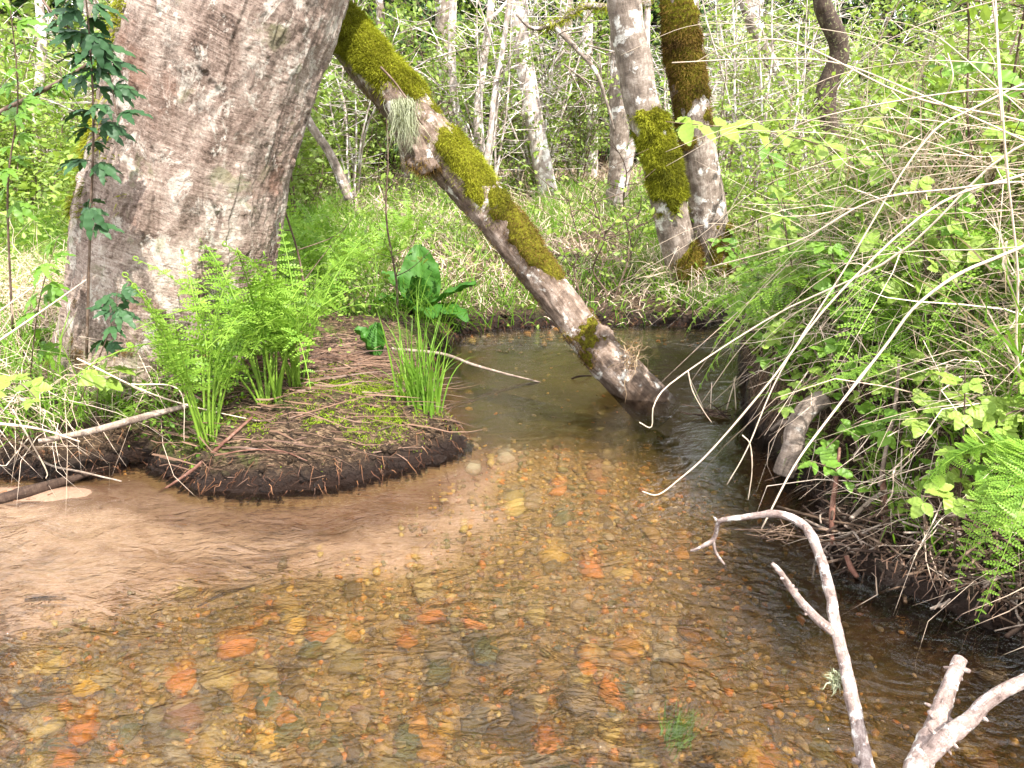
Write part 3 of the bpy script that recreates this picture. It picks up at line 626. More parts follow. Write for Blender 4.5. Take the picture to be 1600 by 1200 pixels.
# the pair of mossy alders across the stream
YA = 5.45
A_ = [dp(1088, 438, YA), dp(1060, 385, YA), dp(1045, 318, YA), dp(1028, 240, YA), dp(1003, 165, YA), dp(990, 90, YA), dp(975, -5, YA)]
ta, pa, ra = simple_tree('alder_tree', 'grey alder wearing a thick green moss sleeve, left of the pair across the stream', 'tree', A_, [.13, .125, .12, .125, .115, .115, .11], greybark, leaf_mid, (8, .8), 3, ns=40)
moss_patch(ta, pa, ra, (-.0, -1, .1), .17, .40, 16000, .024, .016, None, .004); moss_patch(ta, pa, ra, (.6, -.8, .1), .02, .11, 2500, .02, .02, moss_brown)
B_ = [dp(1118, 440, YA + .1), dp(1108, 370, YA + .1), dp(1102, 300, YA + .1), dp(1090, 230, YA + .1), dp(1078, 150, YA + .1), dp(1068, 80, YA + .1), dp(1062, -5, YA + .1)]
tb2, pb, rb = simple_tree('alder_tree', 'pale blotched alder with brown moss high up, right of the pair across the stream', 'tree', B_, [.16, .14, .125, .12, .125, .125, .115], greybark, leaf_mid, (8.4, .8), 3, ns=40)
moss_patch(tb2, pb, rb, (-.2, -1, .1), .31, .68, 16000, .016, .016, moss_brown, .004); moss_patch(tb2, pb, rb, (.8, -.6, .1), .01, .13, 3000, .02, .02, moss_brown)
# brown tangle between their feet
t_ = Acc(); b0 = dp(1078, 385, 5.7); n_ = 160; t_.add(*ribbons(b0 + rng.normal(size=(n_, 3)) * [.09, .05, .12], rng.normal(size=(n_, 3)) * [1, .6, .8], rng.uniform(.1, .35, n_), .006, .4, 4, curl=2))
single('twig_tangle', t_, litter_m, 'brown tangle of dead twigs caught between the feet of the two mossy alders', 'twigs', b0)

# white stemmed trees farther back
def px_tree(label, pts, rad, top=(9, 1), bark=whitebark, leaf=None, **kw):
    return simple_tree('alder_tree', label, 'tree', [dp(*p) for p in pts], rad, bark, leaf or leaf_pale, top, ns=16, **kw)
px_tree('bright white alder bowing to the left behind the middle of the stream', [(868, 335, 10), (850, 270, 10), (835, 190, 10), (822, 110, 10), (812, 40, 10), (806, -10, 10)], [.13, .12, .11, .11, .115, .11], (9, 1))
px_tree('thin pale stem forking beside the bright white alder', [(745, 330, 9.2), (752, 255, 9.2), (746, 190, 9.2), (752, 120, 9.2), (762, 50, 9.2), (768, -10, 9.2)], [.075, .06, .05, .045, .04, .04], (6, .6))
px_tree('slender bare stem crossing in front of the thin pale stem', [(735, 345, 8.6), (762, 240, 8.6), (772, 150, 8.6), (785, 80, 8.6), (797, -8, 8.6)], [.035, .03, .028, .026, .024], (5, .5))
px_tree('pale leaning stem with a fork right above the slanting mossy trunk', [(722, 320, 9.6), (738, 250, 9.6), (712, 170, 9.6), (706, 80, 9.6), (708, -8, 9.6)], [.06, .05, .05, .045, .04], (6.5, .6))
px_tree('grey straight trunk seen through the brush left of the pale stems', [(702, 330, 12), (700, 200, 12), (698, 120, 12), (694, -8, 12)], [.16, .15, .14, .13], (11, 1), greybark)
px_tree('grey trunk beside the mossy pair, with ochre moss on its foot', [(965, 305, 9), (968, 230, 9), (966, 160, 9), (968, 90, 9), (972, -8, 9)], [.13, .11, .10, .10, .10], (9, 1), greybark)
px_tree('short leaning white stem at the left foot of the mossy pair', [(968, 300, 8.4), (985, 240, 8.4), (998, 190, 8.4), (1008, 120, 8.5), (1012, -8, 8.7)], [.05, .045, .04, .035, .03], (5, .6))
px_tree('dim grey trunk at the dark gap left of the mossy pair', [(882, 330, 14), (884, 200, 14), (880, 100, 14), (884, -8, 14)], [.15, .14, .13, .12], (11, 1), greybark)
px_tree('thin pale trunk half lost in brush behind the dark gap', [(925, 330, 13), (925, 180, 13), (918, 90, 13), (922, -8, 13)], [.10, .09, .08, .08], (10, 1), whitebark)
px_tree('dark twisted tree trunk showing above the brush of the right bank', [(1300, 215, 7.0), (1290, 150, 7.0), (1312, 80, 7.0), (1290, 20, 7.0), (1282, -20, 7.0)], [.09, .085, .08, .075, .07], (7, 1), bark_mat('dark_bark', (.015, .010, .008), (.05, .032, .024), (.12, .09, .065), (.2, .2, .1), .55, .4, 3, 1.5), leaf_mid)
px_tree('small dark stem slanting behind the right edge of the big trunk', [(545, 290, 7.2), (515, 240, 7.2), (480, 185, 7.2), (462, 120, 7.3), (455, -5, 7.4)], [.045, .04, .04, .035, .03], (4.5, .5), greybark, leaf_mid)
px_tree('grey sapling stem rising behind the upper end of the slanting trunk', [(640, 300, 10.5), (625, 200, 10.5), (600, 100, 10.5), (592, -8, 10.5)], [.07, .06, .06, .05], (8, .8), greybark)
px_tree('thin white stem in the bright brush at the far left', [(62, 300, 11), (58, 180, 11), (66, 80, 11), (60, -8, 11)], [.07, .06, .06, .05], (8, .9), whitebark)
px_tree('stouter grey trunk between far left brush and the big tree', [(150, 300, 13), (148, 150, 13), (140, -8, 13)], [.14, .12, .11], (10, 1), greybark)
px_tree('pale trunk far back between mossy pair and right bank brush', [(1190, 300, 12), (1196, 180, 12), (1188, 90, 12), (1180, -8, 12)], [.10, .09, .09, .08], (6, .5), whitebark)
px_tree('leaning grey trunk crossing the sky gap above the right bank', [(1255, 230, 10), (1220, 130, 10), (1185, 60, 10), (1160, -8, 10)], [.09, .08, .075, .07], (5, .5), greybark)
# arching mossy bough high in the middle
t_ = thing('fallen_bough', 'arching mossy dead bough reaching left from the grey mossy pair', 'branch', dp(1015, 5, 8.2))
a = Acc(); bp_ = [dp(1015, 5, 8.2), dp(965, 12, 8.1), (dp(915, 10, 8)), dp(880, 30, 7.9), dp(835, 45, 7.8), dp(806, 22, 7.8)]
addtube(a, bp_, [.035, .03, .02, .012], 8, 40); addtube(a, [dp(860, 34, 7.9), dp(895, 70, 7.8), dp(930, 110, 7.7), dp(948, 160, 7.7), dp(960, 205, 7.7)], [.03, .022, .016, .01], 7, 30)
for q in range(14):
    s_ = dp(rng.uniform(880, 960), rng.uniform(40, 120), 7.7); addtube(a, [s_, s_ + rng.normal(size=3) * [.15, .05, .1] - [0, 0, .12], s_ + rng.normal(size=3) * [.2, .08, .1] - [0, 0, .35]], [.008, .003], 4, 8)
part('bough', a, greybark, t_); a = Acc(); P_ = catmull(bp_, 60)[rng.integers(0, 45, 1500)]; moss_tufts(a, P_ + rng.normal(size=P_.shape) * .018, rng.normal(size=P_.shape) + [0, 0, .3], .05, .008); part('moss', a, moss_m, t_, stuff=True)

# ---- conifers
needle = leaf_mat('conifer_needles', (.03, .07, .022), (.06, .12, .035), (.12, .19, .06), .2, .6, .25)
def conifer(hh, seed):
    root = thing('conifer_tree', 'x', 'tree', (0, 0, 0)); tr = Acc(); V, F, rs = tube([(0, 0, -.3), (.03, 0, hh * .5), (0, 0, hh)], [.2, .12, .02], 12, 30); tr.add(V, F, .5, rs); part('trunk', tr, greybark, root)
    ac = Acc(); bb = Acc(); nb_ = 90
    for q in range(nb_):
        z = .5 + (hh - 1) * (q / nb_) ** 1.05; L = (1 - z / hh) ** .75 * hh * .26 * rng.uniform(.7, 1.15) + .25; a_ = q * 2.4 + rng.uniform(-.5, .5); t = np.linspace(0, 1, 9)
        dr = np.array([math.cos(a_), math.sin(a_), 0]); P = np.array([0, 0, z]) + dr * (L * t)[:, None] + np.array([0, 0, 1]) * (L * (.12 * t - .42 * t ** 2))[:, None]
        addtube(bb, P, [.022, .004], 4, 9)
        n_ = int(44 + 40 * L); tt = rng.uniform(.12, 1, n_); Pp = np.stack([np.interp(tt, t, P[:, i]) for i in range(3)], 1); sd_ = np.cross(dr, [0, 0, 1]) * np.where(rng.random(n_) < .5, 1, -1)[:, None]
        D = sd_ * .8 + dr * .45 + rng.normal(size=(n_, 3)) * .18 + [0, 0, -.30]; ac.add(*ribbons(Pp, D, L * .30 * (1.15 - tt) + .10, .045, .35, 2, side=np.tile(dr, (n_, 1)) + rng.normal(size=(n_, 3)) * .25, tint=np.clip(.25 + .5 * tt + rng.normal(size=n_) * .15, 0, 1)))
    part('boughs', bb, twigbark, root, stuff=True); part('crown', ac, needle, root, stuff=True); return root
cf = [conifer(11, 1), conifer(14, 2), conifer(9, 3)]
spots = [(905, 17, 0), (955, 20, 1), (640, 18, 1), (580, 15.5, 2), (800, 24, 1), (1430, 21, 1), (450, 20, 0), (120, 24, 0), (1330, 22, 1), (1220, 26, 1), (865, 28, 1), (540, 27, 1), (1010, 19, 2), (1600, 22, 0), (-200, 24, 1)]
for q, (px, Y, kk) in enumerate(spots):
    g = G(px, Y); rt = cf[kk]
    if 'used' not in rt: rt['used'] = 1; rt.location = tuple(g); rt.rotation_euler = (0, 0, q * 1.3); o = rt
    else: o = copy_thing(rt, tuple(g), q * 1.7, rng.uniform(.85, 1.15), '')
    o['group'] = 'dark conifers behind the brush'; o['label'] = 'dark green conifer with drooping boughs standing in the wood behind the brush'
for o in scene.objects:
    if 'used' in o: del o['used']

# ---- brush: leafy saplings, built once in a few shapes and stood about
def sapling(name, hh, leafm, lsz, nst, nl, tv=LEAF_V, tf=LEAF_F, bare=.1, bark=twigbark, rstem=.010):
    root = thing(name, 'x', 'shrub', (0, 0, 0)); a = Acc(); lf = []
    for s_ in range(nst):
        az_ = rng.uniform(0, 6.28); ln = rng.uniform(.05, .5); pts = [np.zeros(3)]; d = np.array([math.cos(az_) * ln, math.sin(az_) * ln, 1.0]); h = hh * rng.uniform(.65, 1)
        for q in range(6): d = d + rng.normal(size=3) * .13; d /= np.linalg.norm(d); pts.append(pts[-1] + d * h / 6)
        addtube(a, pts, [rstem, rstem * .3], 5, 14); C_ = catmull(pts, 40)
        for q in range(int(9 * hh)):
            p = C_[rng.integers(int(bare * 40) + 3, 40)]; e = rng.normal(size=3) * [1, 1, .45] + [0, 0, .35]; e /= np.linalg.norm(e); L = rng.uniform(.15, .42) * min(1.4, hh)
            tip = p + e * L; mid = (p + tip) / 2 + rng.normal(size=3) * .02; addtube(a, [p, mid, tip], [rstem * .35, rstem * .12], 3, 4)
            for r_ in range(nl): lf.append(p + e * L * rng.uniform(.2, 1.05) + rng.normal(size=3) * .02)
    part('stems', a, bark, root, stuff=True); part('foliage', Acc().add(*leaves_at(lf, lsz, .55, tv, tf)), leafm, root, stuff=True); return root
sap = [sapling('leafy_sapling', 2.6, leaf_pale, .075, 5, 9, DIA_V, DIA_F), sapling('leafy_sapling', 2.2, leaf_new, .085, 6, 9, DIA_V, DIA_F), sapling('leafy_sapling', 3.0, leaf_new, .08, 5, 8, DIA_V, DIA_F), sapling('bare_sapling', 2.8, leaf_pale, .05, 6, 3, DIA_V, DIA_F, bark=whitebark, rstem=.014)]
used = set()
def put(rt, loc, rz, sc, label, group=None, tilt=(0, 0)):
    if rt.name in used: return copy_thing(rt, tuple(loc), rz, sc, label, group, tilt)
    used.add(rt.name); rt.location = tuple(loc); rt.rotation_euler = (tilt[0], tilt[1], rz); rt.scale = (sc,) * 3; rt['label'] = label
    if group: rt['group'] = group
    return rt
names = [('pale green leafy sapling in the brush behind the stream', 'pale saplings in the brush'), ('bright yellow green leafy sapling in the brush behind the stream', 'bright saplings in the brush'),
         ('mid green leafy sapling in the brush behind the stream', 'mid green saplings in the brush'), ('bare whitish twiggy sapling in the brush behind the stream', 'bare twiggy saplings in the brush')]
for q in range(200):
    Y = 7.2 + 12 * rng.random() ** 1.1; X = rng.uniform(-.78, .78) * Y
    px = 800 + X / (Y * cp) * 1200
    if 780 < px < 1050 and Y < 9.5: continue
    if 480 < px < 800 and Y < 8.6: continue
    if X < -.25 * Y: kk = int(rng.choice(4, p=[.25, .5, .15, .1]))
    else: kk = int(rng.choice(4, p=[.24, .08, .20, .48]))
    put(sap[kk], ground(X, Y), rng.uniform(0, 6), rng.uniform(.6, 1.15) * (.8 + Y / 40), *names[kk])

# tall bright shrubs crowning the right bank
for q in range(16):
    x = rng.uniform(1.7, 3.6); y = rng.uniform(3.0, 6.4)
    put(sap[1 + (q % 2)], ground(x, y), rng.uniform(0, 6), rng.uniform(.42, .68), 'bushy bright green shrub crowning the right bank behind the straw', 'shrubs crowning the right bank')
# distant woods that read as one mass
N = 70000; Y = rng.uniform(20, 46, N); X = rng.uniform(-1.0, 1.0, N) * Y; Zt = rng.random(N) ** 1.2 * 13
kp = fbm(np.stack([X * .16, Y * .12, Zt * .22], 1), 3) > -.22 + .035 * (Zt - 5); X, Y, Zt = X[kp], Y[kp], Zt[kp]; N = len(X)
ax, ay, az_ = rand_axes(N, .5)
stuff('distant_woods', Acc().add(*place(DIA_V, DIA_F, np.stack([X, Y, H(X, Y) + Zt], 1), ax, ay, az_, rng.uniform(.25, .6, N), np.clip(.4 + fbm(np.stack([X, Y, Zt], 1) * .35, 2), 0, 1))), leaf_pale, 'far off green woods closing the view', 'woods')  # pale leaf colour stands in for haze over these woods

# ================================================================== GROUND COVER
grass_m = leaf_mat('grass_blade', (.10, .21, .02), (.18, .33, .035), (.29, .43, .07), .4, .5, .3, 0)
straw_l = leaf_mat('bleached_straw', (.42, .31, .23), (.66, .52, .41), (.84, .72, .61), .2, .6, .25, 0)
dens_n = lambda X, Y, f, s: fbm(xy0(X * f, Y * f) + s, 3)
def scatter(n, x0, x1, y0, y1, fn):
    X = rng.uniform(x0, x1, n); Y = rng.uniform(y0, y1, n); k_ = rng.random(n) < fn(X, Y); return X[k_], Y[k_]
def rightbank(X, Y): return sm((X - .9) / .2) * (Y < 5.6)
# straw and grass of the far clearing
def far_w(X, Y):
    inv = (np.abs(X) < .82 * Y + .3); d = wdist(X, Y); return inv * (d > .0)
X, Y = scatter(90000, -9, 10, 5.0, 14, lambda X, Y: far_w(X, Y) * np.clip(.75 - (Y - 5) * .04, .2, 1) * sm((dens_n(X, Y, .7, 5) + .35) / .3) * (1 - rightbank(X, Y)))
N = len(X); P0 = np.stack([X, Y, H(X, Y) - .01], 1); lay = rng.random(N) < .35
D = rng.normal(size=(N, 3)) * [.55, .55, .1] + np.where(lay, .12, 1.0)[:, None] * [0, 0, 1] + [-.1, -.1, 0]
stuff('dry_grass', Acc().add(*ribbons(P0, D, rng.uniform(.18, .55, N) * np.where(Y < 5.6, np.where(X > .2, .4, .75), 1), .004 + .0007 * Y, rng.uniform(.2, .8, N), 3, curl=1)), straw_l, 'pale bleached dry grass matted over the clearing beyond the stream', 'dry grass')
X, Y = scatter(80000, -9, 10, 4.4, 12, lambda X, Y: far_w(X, Y) * np.clip(1.2 - (Y - 4.4) * .13, .12, 1) * sm((dens_n(X, Y, .9, 15) + .3) / .35) * (1 - rightbank(X, Y)))
N = len(X); P0 = np.stack([X, Y, H(X, Y) - .01], 1); D = rng.normal(size=(N, 3)) * [.35, .35, .1] + [0, 0, 1] + np.exp(-wdist(X, Y) / .08)[:, None] * [0, -.7, -.3]
stuff('green_grass', Acc().add(*ribbons(P0, D, rng.uniform(.16, .48, N) * np.where((X > .5) & (Y < 5.6), .5, 1.1), .004 + .0006 * Y, rng.uniform(.1, .6, N), 3)), grass_m, 'fresh green grass on the far bank and clearing', 'grass')
# small leafy herbs everywhere off the water
X, Y = scatter(64000, -8, 8, 3.6, 11, lambda X, Y: far_w(X, Y) * np.clip(1.1 - (Y - 4) * .11, .15, 1) * sm((dens_n(X, Y, 1.4, 25) + .12) / .3) * (1 - rightbank(X, Y)) * (np.hypot(X + 1.75, Y - 3.6) > .6) * np.where(Y < 4.3, sm((wdist(X, Y) - .05) / .2) * (X < -.55), 1))
N = len(X); hh = np.where(X < -.2, .55, np.where(Y < 6.4, .13, .28)) * np.clip((Y - 3.2) / 1.2, .2, 1) * sm((wdist(X, Y)) / .5 + .25); P0 = np.stack([X, Y, H(X, Y) + hh * rng.random(N)], 1); ax, ay, az_ = rand_axes(N, .6)
stuff('leafy_undergrowth', Acc().add(*place(LEAF_V, LEAF_F, P0, ax, ay, az_, rng.uniform(.02, .05, N) * (.7 + Y * .06))), leaf_new, 'low leafy green herbs carpeting the far bank', 'undergrowth')

# ---- right bank: a wall of grass, straw and leaves
def rb(X, Y):
    d = wdist(X, Y); return sm((X - .95) / .15) * (d > .05) * np.where(Y < 2.75, sm((d - .10) / .2), sm((d - .03) / .12)) * (Y > .9) * (X < 4.5)
X, Y = scatter(40000, 1.0, 4.6, 1.0, 7, lambda X, Y: rb(X, Y) * sm((dens_n(X, Y, 1.6, 35) + .35) / .3) * np.clip(1.25 - (X - 1) * .3, .2, 1))
N = len(X); P0 = np.stack([X, Y, H(X, Y) - .01], 1); edge = np.exp(-wdist(X, Y) / .25)
D = rng.normal(size=(N, 3)) * [.35, .35, .15] + [0, 0, 1] + edge[:, None] * [-.15, -.05, -.1]
stuff('green_grass', Acc().add(*ribbons(P0, D, rng.uniform(.15, .5, N) * (1 - .45 * edge), rng.uniform(.004, .010, N), rng.uniform(.02, .45, N), 4, curl=.6)), grass_m, 'rank green grass standing on the right bank', 'grass')
X, Y = scatter(27000, 1.05, 4.4, 1.2, 7, lambda X, Y: rb(X, Y) * sm((dens_n(X, Y, 1.1, 45) + .3) / .3) * np.where(Y < 3.1, 1, .6) * np.clip(1.3 - (X - 1) * .3, .2, 1))
N = len(X); P0 = np.stack([X, Y, H(X, Y) + rng.random(N) * .25], 1); edge = np.exp(-wdist(X, Y) / .3)
D = rng.normal(size=(N, 3)) * [.8, .7, .45] + [-.25, -.1, .45] + edge[:, None] * [-.1, -.1, -.7]
stuff('dry_grass', Acc().add(*ribbons(P0, D, rng.uniform(.15, .65, N) * (1 - .55 * edge), rng.uniform(.0025, .006, N), rng.uniform(.1, .7, N), 6, curl=2.2)), straw_l, 'tangled bleached straw drooping over the right bank', 'dry grass')
X, Y = scatter(95000, 1.0, 4.4, 1.0, 7, lambda X, Y: rb(X, Y) * sm((dens_n(X, Y, 2.1, 55) + .05) / .25) * np.clip(1.2 - (X - 1) * .3, .2, 1))
N = len(X); e = sm(wdist(X, Y) / .7); P0 = np.stack([X - (1 - e) * rng.random(N) * .08, Y, H(X, Y) * (.75 + .25 * e) + (.04 + .7 * e) * rng.random(N)], 1); ax, ay, az_ = rand_axes(N, .55)
stuff('leafy_undergrowth', Acc().add(*place(LEAF_V, LEAF_F, P0, ax, ay, az_, rng.uniform(.02, .055, N))), leaf_new, 'small green leaves packed between the grasses of the right bank', 'undergrowth')

X, Y = scatter(9000, 1.5, 3.6, 1.9, 4.8, lambda X, Y: rb(X, Y) * (wdist(X, Y) > .35) * sm((dens_n(X, Y, 1.8, 105) + .15) / .3))
N = len(X); P0 = np.stack([X, Y, H(X, Y) - .01], 1); D = rng.normal(size=(N, 3)) * [.25, .25, .1] + [-.12, 0, 1]
stuff('tall_grass', Acc().add(*ribbons(P0, D, rng.uniform(.45, 1.05, N), rng.uniform(.006, .014, N), rng.uniform(.05, .6, N), 6, curl=.5)), grass_m, 'tall broad bladed green grass at the top of the right bank', 'grass')
X, Y = scatter(6000, 1.5, 3.6, 1.9, 4.8, lambda X, Y: rb(X, Y) * (wdist(X, Y) > .3) * sm((dens_n(X, Y, 1.5, 115) + .2) / .3))
N = len(X); P0 = np.stack([X, Y, H(X, Y) + rng.random(N) * .5], 1); D = rng.normal(size=(N, 3)) * [.6, .5, .5] + [-.25, 0, .7]
stuff('dry_grass', Acc().add(*ribbons(P0, D, rng.uniform(.3, .9, N), rng.uniform(.003, .008, N), rng.uniform(.1, .8, N), 7, curl=1.2)), straw_l, 'high bleached straw standing at the top of the right bank', 'dry grass')
# low herbs and litter in front of the big tree
X, Y = scatter(5000, -3.2, -1.1, 2.75, 3.3, lambda X, Y: (wdist(X, Y) > .04) * sm((dens_n(X, Y, 3, 125) + .05) / .2) * .6)
N = len(X); P0 = np.stack([X, Y, H(X, Y) + .10 * rng.random(N)], 1); ax, ay, az_ = rand_axes(N, .6)
stuff('leafy_undergrowth', Acc().add(*place(LEAF_V, LEAF_F, P0, ax, ay, az_, rng.uniform(.015, .035, N))), leaf_mid, 'tiny green herbs on the soil before the big tree', 'undergrowth')

# ---- left bank behind and left of the big tree
def lb(X, Y): return (X < -1.15) * (wdist(X, Y) > .1) * (np.hypot(X + 1.75, Y - 3.6) > .5)
X, Y = scatter(26000, -6, -1.1, 2.8, 8, lambda X, Y: lb(X, Y) * sm((dens_n(X, Y, 1.3, 65) + .3) / .3) * (Y - 2.8 > -.3 * (X + 2)))
N = len(X); P0 = np.stack([X, Y, H(X, Y) - .01], 1); D = rng.normal(size=(N, 3)) * [.35, .35, .1] + [0, 0, 1]
stuff('green_grass', Acc().add(*ribbons(P0, D, rng.uniform(.2, .6, N), rng.uniform(.004, .009, N), rng.uniform(.1, .6, N), 4, curl=.5)), grass_m, 'green grass behind the big tree at the left', 'grass')
X, Y = scatter(15000, -4.2, -1.5, 2.75, 5.5, lambda X, Y: lb(X, Y) * sm((dens_n(X, Y, 1.3, 75) + .25) / .3))
N = len(X); P0 = np.stack([X, Y, H(X, Y) + rng.random(N) * .22], 1); D = rng.normal(size=(N, 3)) * [.9, .7, .4] + [.2, -.3, .15]
stuff('dry_grass', Acc().add(*ribbons(P0, D, rng.uniform(.15, .6, N), rng.uniform(.002, .005, N), rng.uniform(.1, .6, N), 4, curl=1)), straw_l, 'broken straw heaped left of the big tree', 'dry grass')
# bright herb field at the upper left
X, Y = scatter(52000, -13, -2.2, 5.5, 14, lambda X, Y: (np.abs(X) < .9 * Y) * sm((dens_n(X, Y, .9, 85) + .35) / .3))
N = len(X); P0 = np.stack([X, Y, H(X, Y) + .9 * rng.random(N) ** 1.2], 1); ax, ay, az_ = rand_axes(N, .7)
stuff('leafy_undergrowth', Acc().add(*place(DIA_V, DIA_F, P0, ax, ay, az_, rng.uniform(.05, .10, N))), leaf_new, 'bright yellow green herbs filling the glade behind the big tree', 'undergrowth')

# ---- reed mat, moss and roots on the mound
reed_m = leaf_mat('dead_reed', (.08, .042, .028), (.19, .11, .072), (.36, .245, .17), .1, .5, .35, 0)
def mound(X, Y): return (X > -1.9) * (X < -.1) * (wdist(X, Y) > .05) * (Y < 4.1)
X, Y = scatter(5200, -1.7, -.3, 2.7, 4.2, lambda X, Y: mound(X, Y) * (np.exp(-(((Y - 3.42 + .15 * X) / .17) ** 2)) * (X > -1.3) * sm((-.62 - X) / .15) * .62 + .07))
N = len(X); P0 = np.stack([X, Y, H(X, Y) + .004 + .035 * rng.random(N)], 1); P0[:, 0] -= .12
D = np.stack([np.ones(N), -.12 + rng.normal(size=N) * .34, rng.normal(size=N) * .07], 1)
stuff('reed_mat', Acc().add(*ribbons(P0, D, rng.uniform(.12, .42, N), rng.uniform(.004, .009, N), .02, 5, side=np.tile([0, 1., .6], (N, 1)) + rng.normal(size=(N, 3)) * .3, curl=.6)), reed_m, 'combed mat of flattened dead reeds on top of the mound', 'dead reeds')
X, Y = scatter(50000, -1.6, -.15, 2.6, 3.9, lambda X, Y: mound(X, Y) * sm((wdist(X, Y) - .035) / .05) * sm((dens_n(X, Y, 5, 95) - .02) / .15) * (Y < 3.6))
X2, Y2 = scatter(60000, -1.2, -.2, 2.7, 3.6, lambda X, Y: (wdist(X, Y) > .03) * np.exp(-(((X + .55) / .22) ** 2 + ((Y - 3.15) / .16) ** 2)) * sm((dens_n(X, Y, 8, 91) + .15) / .15))
X, Y = np.concatenate([X, X2]), np.concatenate([Y, Y2])
N = len(X); P0 = np.stack([X, Y, H(X, Y) + .005 * rng.random(N)], 1); D = rng.normal(size=(N, 3)) * .7 + [0, 0, 1]
mossg = leaf_mat('green_moss', (.12, .18, .01), (.24, .34, .02), (.36, .48, .04), .3, .8, .1, 0)
stuff('moss_cushion', Acc().add(*ribbons(P0, D, rng.uniform(.008, .020, N), .0032, .3, 2)), mossg, 'low bright green moss cushions on the mound', 'moss')
# hair roots and litter down the cut edge of the mound and banks
ed = []; 
for a_, b_ in zip(_W[:22], _W[1:23]):
    L = np.linalg.norm(b_ - a_); n_ = int(L * 170); t = rng.random((n_, 1)); ed.append(np.hstack([a_ + (b_ - a_) * t, np.tile([(a_ - b_)[1], (b_ - a_)[0]], (n_, 1)) / L]))
ed = np.vstack(ed); N = len(ed); P2 = ed[:, :2] + ed[:, 2:] * rng.uniform(.0, .09, (N, 1)); P0 = np.stack([P2[:, 0], P2[:, 1], H(P2[:, 0], P2[:, 1]) + .004], 1)
D = np.hstack([-ed[:, 2:] * .5, np.full((N, 1), -.35)]) + rng.normal(size=(N, 3)) * [.6, .6, .3]
stuff('hair_roots', Acc().add(*ribbons(P0, D, rng.uniform(.02, .09, N), .0025, .5, 3, curl=2)), litter_m, 'dark and red hair roots fringing the waterline of the mound', 'roots')
ed = []
for a_, b_ in zip(_W[29:39], _W[30:40]):
    L = np.linalg.norm(b_ - a_); n_ = int(L * 520); t = rng.random((n_, 1)); ed.append(np.hstack([a_ + (b_ - a_) * t, np.tile([(a_ - b_)[1], (b_ - a_)[0]], (n_, 1)) / L]))
ed = np.vstack(ed); N = len(ed); P2 = ed[:, :2] + ed[:, 2:] * rng.uniform(.03, .22, (N, 1)); P0 = np.stack([P2[:, 0], P2[:, 1], H(P2[:, 0], P2[:, 1]) * .9 + .03], 1)
D = np.hstack([-ed[:, 2:] * .25, np.full((N, 1), -.9)]) + rng.normal(size=(N, 3)) * [.35, .35, .2]
stuff('hair_roots', Acc().add(*ribbons(P0, D, rng.uniform(.06, .28, N), .004, .2, 4, curl=2)), reed_m, 'brown roots and dead stems hanging under the right bank', 'roots')
# litter scattered over the open soil near the camera side
X, Y = scatter(9000, -2.6, 0, 2.6, 4.6, lambda X, Y: (wdist(X, Y) > .02) * .8)
N = len(X); P0 = np.stack([X, Y, H(X, Y) + .005], 1); D = rng.normal(size=(N, 3)) * [1, 1, .12]
stuff('forest_litter', Acc().add(*ribbons(P0, D, rng.uniform(.015, .08, N), rng.uniform(.002, .005, N), 0, 2, curl=1)), reed_m, 'small twigs and dead bits strewn over the left bank soil', 'litter')

